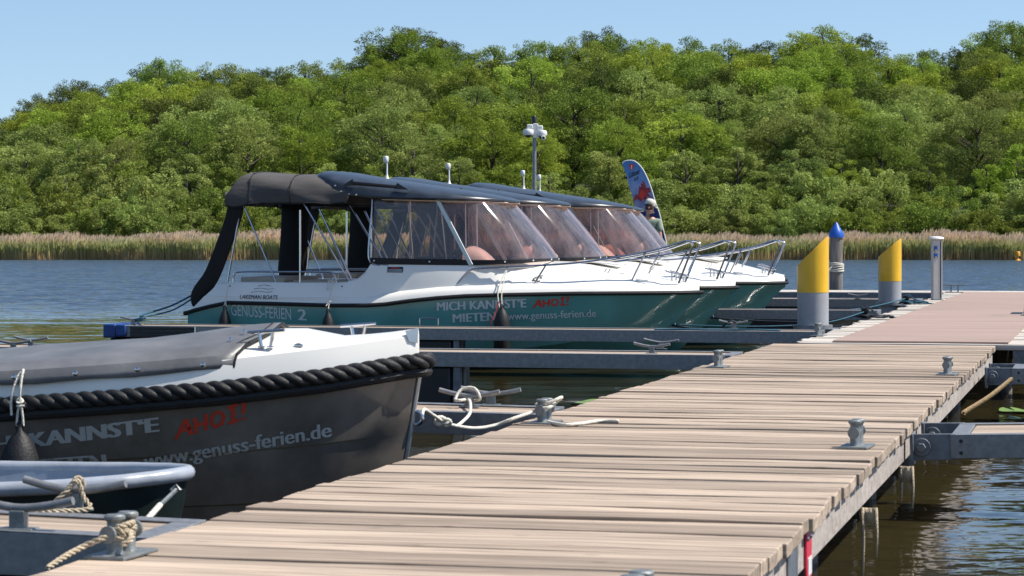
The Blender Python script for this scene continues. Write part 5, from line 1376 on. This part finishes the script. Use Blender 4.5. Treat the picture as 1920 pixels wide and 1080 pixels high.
# ------------------------------------------------------------------ grey dinghy
def make_dinghy():
    DU, DV = 10.55, -4.115
    o = empty('dinghy', W(DV, DU, 0), label='small dinghy with pale grey rounded gunwale beside the sloop', cat='dinghy')
    bx = [(-2.6, 0.50), (-1.6, 0.60), (-0.9, 0.56), (-0.45, 0.44), (-0.2, 0.30), (-0.07, 0.165), (-0.02, 0.08), (0, 0.0)]
    xs = [0, -0.02, -0.07, -0.13, -0.2, -0.32, -0.45, -0.65, -0.9, -1.2, -1.6, -2.1, -2.6]
    zg = lambda x: 0.55 - 0.02 * min(1, -x) + 0.035 * math.exp(x * 2.2)
    def ring(f, dz):
        near = [(x * (1 if f > .9 else 1), -ip(x, bx) * f, zg(x) + dz) for x in xs[::-1]]
        return near + [(p[0], -p[1], p[2]) for p in near[:-1][::-1]]
    mb = MB(); g = ring(1.0, 0.0); mb.tube(smoothpath(g, 3), 0.034, 12); mb.build('gunwale', M['dinghyp'], o, smooth=180)
    mb = MB(); rows = []
    for f, dz, sh in ((0.98, -0.02, 0), (0.93, -0.16, 0.02), (0.82, -0.34, 0.06), (0.6, -0.52, 0.13), (0.0, -0.62, 0.3)):
        rows.append([(p[0] - sh * math.exp(p[0] * 2), p[1], p[2]) for p in ring(f, dz)])
    mb.grid(rows); mb.build('hull', M['dinghyk'], o, smooth=180)
    mb = MB(); rows = []
    for f, dz, sh in ((0.95, 0.0, 0.02), (0.88, -0.14, 0.05), (0.72, -0.30, 0.12), (0.0, -0.36, 0.4)):
        rows.append([(p[0] - sh * math.exp(p[0] * 2), p[1], p[2]) for p in ring(f, dz)])
    mb.grid(rows); mb.build('inner_hull', M['dinghyin'], o, smooth=180)
    for x in (-1.0, -1.9):
        mb = MB(); mb.box((x, 0, 0.42), (0.22, 1.04, 0.03)); mb.build('thwart', M['dinghyin'], o, bevel=0.006)
    mb = MB(); mb.prism([(-2.62, -0.47, 0.55), (-2.62, 0.47, 0.55), (-2.58, 0.3, 0.0), (-2.58, -0.3, 0.0)], (0.03, 0, 0)); mb.build('transom', M['dinghyp'], o, smooth=0)
    mb = MB(); mb.tube([(-0.10, -0.01 + 0.02 * math.cos(a), 0.44 + 0.022 * math.sin(a)) for a in np.linspace(0, 6.28, 13)[:-1]], 0.006, 6, closed=True); mb.build('bow_ring', M['cast'], o)
    return DU, DV
DU, DV = make_dinghy()
mb = MB(); a_ = at_y(330, 918, 10.75); b_ = at_y(318, 930, 10.68); c_ = at_y(300, 947, 10.55); d_ = at_y(272, 978, 10.3)
mb.tube([a_ + Vector((0.0, 0, 0.018)), a_ + Vector((0.022, 0, 0.0)), a_ + Vector((0, 0, -0.018)), a_ + Vector((-0.022, 0, 0))], 0.008, 6, closed=True); mb.tube([a_, b_, c_], 0.010, 6)
o = tag(mb.build('painter_shackle', M['cast']), 'metal shackle and pale painter below the dinghy bow', 'shackle')
MB().tube([c_, d_, d_ + Vector((-0.05, -0.1, -0.12))], 0.013, 8).build('painter', M['ropew'], o)

# ------------------------------------------------------------------ foreground ropes
eye = W(SV + 0.02, SU, 0.655)
e2 = at_y(795, 768, 13.8); knot = at_y(830, 790, 14.1); low = at_y(890, 803, 14.3); boll = BO[1].location + Vector((-0.02, -0.02, 0.085))
line([eye, e2, at_y(812, 778, 13.95), knot, at_y(848, 797, 14.15), low, at_y(930, 797, 14.4), at_y(962, 785, 14.4), boll], 'ropew', 0.0105, 'white bow line sagging from the dark sloop to the pier bollard')
mb = MB(); rn = random.Random(8)
for k in range(5):
    c = knot + Vector((rn.uniform(-.02, .02), 0, rn.uniform(-.012, .012)))
    mb.tube([c + Vector((0.026 * math.cos(a), 0.02 * math.sin(a + k), 0.02 * math.sin(a) * (1 if k % 2 else -.6))) for a in np.linspace(0, 6.28, 11)[:-1]], 0.011, 6, closed=True)
tag(mb.build('rope_knot', M['ropew'], smooth=180), 'lumpy knot in the white bow line beside the sloop stem', 'knot')
cE = CO[2].location
line([at_y(856, 799, 14.2), at_y(868, 790, 14.6), at_y(881, 774, 15.1), cE + Vector((0.0, -0.05, 0.05)), cE + Vector((-0.06, -0.06, 0.05)), cE + Vector((-0.09, -0.02, 0.055)), cE + Vector((-0.05, 0.02, 0.115)), cE + Vector((0.03, 0.0, 0.125)), cE + Vector((0.07, -0.03, 0.06)), cE + Vector((0.02, 0.05, 0.04))],
     'ropew', 0.0105, 'white rope looped over the cleat of the sloop finger')
b1 = BO[1].location
tail = [b1 + Vector((-0.05, -0.05, 0.09)), b1 + Vector((0.02, -0.10, 0.10)), b1 + Vector((0.06, 0.0, 0.12)), b1 + Vector((0.0, 0.09, 0.12)), b1 + Vector((-0.05, 0.0, 0.11)), b1 + Vector((0.03, -0.08, 0.13)), b1 + Vector((0.10, 0.02, 0.15))]
for px, py in ((1013, 778), (1020, 787), (1036, 793), (1060, 796), (1090, 794), (1125, 789), (1160, 789.5)):
    v, u = at_z(px, py, DZ + 0.014); tail.append(W(v, u, DZ + 0.014))
line(tail, 'ropew', 0.0105, 'white rope wound on the bollard with its tail on the planks')
# tan rope on the near cleat
c0_ = CO[0].location
line([c0_ + Vector((-0.10, -0.05, 0.012)), c0_ + Vector((-0.06, -0.045, 0.05)), c0_ + Vector((-0.01, -0.03, 0.10)), c0_ + Vector((0.012, 0.0, 0.135)), c0_ + Vector((0.03, 0.03, 0.10)), c0_ + Vector((0.0, 0.03, 0.05)), c0_ + Vector((-0.025, -0.025, 0.08)),
      c0_ + Vector((0.015, -0.03, 0.125)), c0_ + Vector((0.04, -0.03, 0.06)), c0_ + Vector((0.07, -0.06, 0.016)), c0_ + Vector((-0.03, -0.12, 0.012)), c0_ + Vector((-0.14, -0.14, 0.012)), c0_ + Vector((-0.17, -0.09, 0.012)), c0_ + Vector((-0.10, -0.08, 0.014))],
     'ropetan', 0.010, 'tan twisted rope knotted on the near-left cleat', tw=True)
bl = BO[0].location
pts = []
for k in range(36):
    a = k * 0.7
    pts.append(bl + Vector((0.038 * math.cos(a), 0.072 * math.sin(a), 0.092 + 0.022 * math.sin(k * 0.45))))
line([at_y(88, 1066, 8.2), at_y(122, 1043, 8.3), at_y(158, 1024, 8.38), bl + Vector((-0.04, -0.10, 0.075))] + pts + [bl + Vector((0.05, -0.10, 0.07)), bl + Vector((0.02, -0.125, 0.05))], 'ropetan', 0.0095, 'pale worn rope wrapped round the bottom-left bollard', tw=True)
# old brown rope on the right side
r0, r1, r2 = at_y(1813, 770, 19.4), at_y(1856, 743, 20.4), at_y(1896, 711, 21.6)
line([at_y(1806, 776, 19.2), r0, r1, r2], 'ropeb', 0.017, 'thick old brown rope sagging under the right finger', tw=True)
# rags and rope ends under the pier edge
for k, (v, u, L1, L2, lb) in enumerate(((-1.16, 12.05, 0.34, 0.24, 'grey frayed rag with two tails under the nearer pier edge'), (-1.16, 14.3, 0.20, 0.24, 'grey frayed rag with two tails under the middle pier edge'))):
    rn = random.Random(k); z = DZ - 0.215
    mb = MB(); rows = []
    for j in range(7):
        t = j / 6; rows.append([(lerp(-0.035, 0.045, t) + rn.uniform(-.008, .008), -0.01 + rn.uniform(-.012, .012), zz) for zz in (z, z - 0.03, z - 0.06 + rn.uniform(-.025, .025) - .03 * math.sin(t * 3))])
    mb.grid(rows)
    for x, L_ in ((-0.02, L1), (0.045, L2)): mb.tube([(x, -0.01, z), (x + 0.004, -0.012, z - L_ * .5), (x, -0.01, z - L_)], [0.007, 0.006, 0.005], 6)
    tag(mb.build('frayed_rag', M['ropetan'], loc=W(v, u, 0), rot=(0, 0, -AL), solid=0.004, smooth=180), lb, 'rag', 'rags under the pier')

# ------------------------------------------------------------------ camera mast on the flag finger
mx = (1002 - 960) / F * 45.6
o = empty('camera_mast', (mx, 45.6, DZ), 0, 'tall grey mast with white dome cameras behind the boats', 'camera mast')
zt_ = lambda py: CH - (py - HY) * 45.6 / F - DZ
MB().lathe([(0.12, 0), (0.12, 0.02), (0.042, 0.03), (0.036, zt_(258)), (0.030, zt_(262)), (0.030, zt_(231))], (0, 0, 0), 16).build('pole', M['galv'], o)
MB().box((0.02, 0.0, (zt_(232) + zt_(259)) / 2), (0.10, 0.12, 0.27)).build('junction_box', M['whiteplastic'], o, bevel=0.01)
MB().lathe([(0.03, zt_(231)), (0.046, zt_(230)), (0.046, zt_(219)), (0.036, zt_(217.5))], (-0.005, 0, 0), 16).build('antenna_cap', M['black'], o)
def domecam(x, z, y, parent):
    h = MB().lathe([(0.03, 0.06), (0.085, 0.05), (0.10, 0.02), (0.10, -0.03), (0.085, -0.055)], (x, y, z), 20).build('dome_housing', M['whiteplastic'], parent)
    MB().lathe([(0.055, -0.056), (0.052, -0.08), (0.03, -0.10), (0.006, -0.105)], (x, y, z), 16).build('dome_lens', M['black'], h)
    MB().box((x * 0.75, y * 0.8, z + 0.10), (0.11, 0.09, 0.085)).build('bracket', M['whiteplastic'], h, bevel=0.015)
domecam(-0.115, zt_(248), -0.06, o); domecam(0.135, zt_(250), -0.03, o)
lq = MB().box((0.165, -0.11, zt_(259)), (0.075, 0.09, 0.07), Matrix.Rotation(R(-20), 3, 'Y')).build('camera_box', M['whiteplastic'], o, bevel=0.01)
MB().box((0.168, -0.158, zt_(259)), (0.045, 0.01, 0.045), Matrix.Rotation(R(-20), 3, 'Y')).build('lens', M['black'], lq)

# ------------------------------------------------------------------ feather flag
FU = 45.12
def fp(px, py): v, z = at_u(px, py, FU); return (v, z)
edge = [(1166.5, 306.5), (1170, 303), (1176, 301), (1183, 300.6), (1189, 302), (1194, 305), (1199, 309.5), (1203.5, 315), (1208.5, 323), (1213, 332.5), (1217, 342), (1221, 353), (1225, 366), (1229, 380), (1234, 393), (1238, 406.5), (1242, 424), (1246, 441), (1250, 458), (1254, 478), (1257, 498)]
left = [(1243, 502), (1226, 470), (1212, 440), (1200, 410), (1190, 385), (1184, 362), (1180, 350), (1173.6, 326), (1169, 314)]
O0 = fp(1257, 545)
o = empty('feather_flag', W(O0[0], FU, DZ), label='blue feather flag with red print standing behind the boats', cat='flag')
def fl2(px, py, dy=0.0): v, z = fp(px, py); return (v - O0[0], dy, z - DZ)
m = bpy.data.materials.new('flag_print'); m.use_nodes = True
nt = m.node_tree; N, L = nt.nodes, nt.links; p = N['Principled BSDF']; p.inputs['Roughness'].default_value = 0.7
tc = N.new('ShaderNodeTexCoord'); sx = N.new('ShaderNodeSeparateXYZ'); L.new(tc.outputs['Object'], sx.inputs[0])
nz = N.new('ShaderNodeTexNoise'); nz.inputs['Scale'].default_value = 5; nz.inputs['Detail'].default_value = 5; L.new(tc.outputs['Object'], nz.inputs[0])
ad = N.new('ShaderNodeMath'); ad.operation = 'MULTIPLY_ADD'; ad.inputs[1].default_value = 0.7; L.new(nz.outputs['Fac'], ad.inputs[0]); L.new(sx.outputs['Z'], ad.inputs[2])
mr = N.new('ShaderNodeMapRange'); mr.inputs['From Min'].default_value = 0.9; mr.inputs['From Max'].default_value = 2.85; L.new(ad.outputs[0], mr.inputs[0])
r = N.new('ShaderNodeValToRGB'); e = r.color_ramp.elements
e[0].position = 0.0; e[0].color = (0.010, 0.025, 0.12, 1); e[1].position = 1.0; e[1].color = (0.06, 0.20, 0.45, 1)
for pos, c in ((0.54, (0.012, 0.03, 0.15)), (0.58, (0.26, 0.28, 0.44)), (0.66, (0.12, 0.17, 0.36)), (0.76, (0.27, 0.33, 0.55)), (0.88, (0.10, 0.24, 0.52))):
    q = e.new(pos); q.color = (*c, 1)
L.new(mr.outputs[0], r.inputs[0]); L.new(r.outputs[0], p.inputs['Base Color'])
MB().prism([fl2(*q) for q in edge + left], (0, 0.008, 0)).build('banner', m, o, smooth=0)
MB().tube(smoothpath([fl2(*q, 0.004) for q in edge] + [(0, 0.004, 0.05)], 2), 0.011, 8).build('flag_pole', M['whiteplastic'], o)
MB().lathe([(0.22, 0.0), (0.22, 0.03), (0.03, 0.05), (0.02, 0.14)], (0, 0, 0), 20).build('base', M['galvd'], o)
mb = MB(); mb.prism([fl2(*q, -0.004) for q in ((1187, 378), (1193, 362), (1196, 368), (1199, 348), (1202, 352), (1202, 342), (1206, 346), (1204, 338), (1209, 343), (1212, 352), (1219, 352), (1220, 360), (1215, 362), (1221, 370), (1213, 368), (1212, 377), (1206, 372), (1203, 379), (1196, 373))], (0, 0.002, 0)); mb.build('red_print', mat('flag_red', (0.28, 0.025, 0.035), 0.7, var=0.5, scale=9), o, smooth=0)
mb = MB(); mb.prism([fl2(*q, -0.005) for q in ((1198, 368), (1202, 355), (1207, 360), (1209, 368), (1204, 374))], (0, 0.002, 0)); mb.build('bright_print', M['redletter'], o, smooth=0)
cx, cy = 1184, 312.5
ringp = [(4.2 * math.cos(a), 6.0 * math.sin(a)) for a in np.linspace(0, 2 * math.pi, 25)[:-1]]
mb = MB(); mb.prism([fl2(cx + x, cy + y, -0.004) for x, y in ringp], (0, 0.002, 0)); mb.build('round_emblem', M['redletter'], o, smooth=0)
mb = MB(); mb.prism([fl2(cx + x, cy + y, -0.006) for x, y in ((-0.6, -2.5), (1.0, -3), (1.4, 4.5), (-0.4, 4.5))], (0, 0.002, 0)); mb.build('emblem_mark', M['whiteplastic'], o, smooth=0)
def flag_text(s, a, b, hpx, m_):
    V, Fc = text2d(s, 0.03); x0 = min(q[0] for q in V); x1 = max(q[0] for q in V)
    def fn(x, y):
        t = (x - x0) / (x1 - x0); return Vector(fl2(lerp(a[0], b[0], t), lerp(a[1], b[1], t) - hpx * y / 0.73, -0.005))
    decal('flag_lettering', [(V, Fc)], m_, o, fn)
flag_text('L\u00fcbzer', (1179.5, 334), (1200, 325), 10, M['letterk']); flag_text('0,0', (1189, 340), (1197, 336.5), 6.5, M['letterk'])
mb = MB(); mb.prism([fl2(*q, -0.004) for q in ((1228, 428), (1237, 426), (1240, 440), (1238, 448), (1230, 440))], (0, 0.002, 0)); mb.build('yellow_print', M['buoy'], o, smooth=0)

# ------------------------------------------------------------------ person standing on the finger
def skin(name, nodes, edges, m, parent=None, sub=2, loc=None, rot=None, rootn=0):
    me = bpy.data.meshes.new(name); me.from_pydata([n[:3] for n in nodes], edges, []); me.materials.append(m)
    o = bpy.data.objects.new(name, me); COL.objects.link(o)
    bm = bmesh.new(); bm.from_mesh(me); ly = bm.verts.layers.skin.verify(); bm.verts.ensure_lookup_table()
    for v, n in zip(bm.verts, nodes):
        v[ly].radius = (n[3], n[4] if len(n) > 4 else n[3]); v[ly].use_root = (v.index == rootn)
    bm.to_mesh(me); bm.free()
    q = o.modifiers.new('skin', 'SKIN'); q.use_smooth_shade = True
    q = o.modifiers.new('sub', 'SUBSURF'); q.levels = q.render_levels = sub
    if parent: o.parent = parent
    if loc is not None: o.location = loc
    if rot is not None: o.rotation_euler = rot
    return o
def make_person():
    # local: +x to the right (pier), -y towards the camera; stands turned away, head turned right and bowed
    pv, _ = at_u(1214, 400, 44.72)
    nodes = [(0, 0, 0.93, .15, .11), (0, 0.0, 1.10, .135, .10), (0, 0.01, 1.30, .155, .11), (0.01, 0.02, 1.43, .13, .085), (0.025, 0.01, 1.51, .058, .056), (0.04, -0.005, 1.575, .062, .07), (0.055, -0.01, 1.66, .082, .10), (0.055, -0.01, 1.74, .06, .075),
             (0.185, 0.02, 1.40, .058), (0.235, -0.01, 1.14, .043), (0.275, 0.12, 0.93, .031), (0.285, 0.16, 0.88, .032, .02),
             (-0.18, 0.03, 1.40, .058), (-0.215, 0.06, 1.14, .043), (-0.15, 0.24, 1.02, .031), (-0.12, 0.29, 1.0, .032, .02),
             (0.085, 0, 0.86, .09), (0.10, -0.01, 0.49, .062), (0.105, 0.01, 0.09, .042), (0.115, 0.11, 0.035, .036, .026),
             (-0.085, 0, 0.86, .09), (-0.09, -0.01, 0.49, .062), (-0.095, 0.02, 0.09, .042), (-0.10, 0.12, 0.035, .036, .026),
             (0.135, 0.0, 1.66, .014, .018), (0.062, 0.095, 1.635, .014)]
    edges = [(0, 1), (1, 2), (2, 3), (3, 4), (4, 5), (5, 6), (6, 7), (3, 8), (8, 9), (9, 10), (10, 11), (3, 12), (12, 13), (13, 14), (14, 15), (0, 16), (16, 17), (17, 18), (18, 19), (0, 20), (20, 21), (21, 22), (22, 23), (6, 25)]
    nodes.pop(24); edges[-1] = (6, 24)
    # five fingers on each hand
    for base, (hx, hy, hz), sg in ((11, (0.285, 0.16, 0.88), 1), (15, (-0.12, 0.29, 1.0), -1)):
        for k, (dx, dl) in enumerate(((-0.024, .06), (-0.008, .07), (0.008, .066), (0.024, .052))):
            i = len(nodes); nodes += [(hx + dx, hy + 0.03, hz - 0.035, .010), (hx + dx, hy + 0.05, hz - 0.035 - dl, .008)]; edges += [(base, i), (i, i + 1)]
        i = len(nodes); nodes += [(hx - sg * 0.035, hy + 0.03, hz - 0.01, .010), (hx - sg * 0.045, hy + 0.06, hz - 0.03, .009)]; edges += [(base, i), (i, i + 1)]
    body = skin('person', nodes, edges, M['skin'], loc=W(pv, 44.72, DZ + 0.007), rot=(0, 0, -AL))
    tag(body, 'person in a cream cap and sage green shirt, turned away with bowed head', 'person')
    sh = [(0, 0, 0.90, .165, .125), (0, 0.0, 1.10, .155, .118), (0, 0.01, 1.30, .178, .128), (0.01, 0.02, 1.445, .135, .09), (0.195, 0.02, 1.405, .078), (0.232, -0.005, 1.20, .070), (-0.19, 0.03, 1.405, .078), (-0.213, 0.05, 1.20, .070)]
    skin('shirt', sh, [(0, 1), (1, 2), (2, 3), (3, 4), (4, 5), (3, 6), (6, 7)], M['shirt'], body)
    so_ = [(0, 0, 0.94, .168, .122), (0.09, 0, 0.82, .112), (0.10, -0.01, 0.50, .095), (-0.09, 0, 0.82, .112), (-0.095, -0.01, 0.50, .095)]
    skin('shorts', so_, [(0, 1), (1, 2), (0, 3), (3, 4)], M['shorts'], body)
    mb = MB(); mb.lathe([(0.094, -0.045), (0.102, 0.0), (0.092, 0.04), (0.056, 0.07), (0.01, 0.078)], (0, 0, 0), 20)
    mb.grid([[(0.085 + 0.10 * t * math.cos(a) * 1.0, 0.105 * math.sin(a) * (1 - 0.25 * t), -0.035 - 0.03 * t) for a in np.linspace(-1.25, 1.25, 11)] for t in (0, .5, 1)])
    cp = mb.build('cap', M['capcloth'], body, smooth=60, solid=0.004, loc=(0.06, -0.008, 1.75), rot=(0, R(16), R(14)))
    mb = MB(); rows = []
    for t in np.linspace(0, 1, 5): rows.append([(0.050 + (0.094 - 0.012 * t) * math.cos(a), -0.008 + (0.108 - 0.02 * t) * math.sin(a), 1.735 - 0.11 * t) for a in np.linspace(1.5, 5.4, 14)])
    mb.grid(rows); mb.build('hair', M['hair'], body, smooth=180, solid=0.012)
    MB().lathe([(0.014, -0.006), (0.022, 0.0), (0.014, 0.006)], (0.05, -0.115, 1.66), 10, 'y').build('ear', M['skin'], body)
    for sg, f in ((1, (0.112, 0.05, 0.045)), (-1, (-0.098, 0.06, 0.045))): MB().box(f, (0.095, 0.26, 0.08)).build('shoe', M['whiteplastic'], body, bevel=0.03)
make_person()
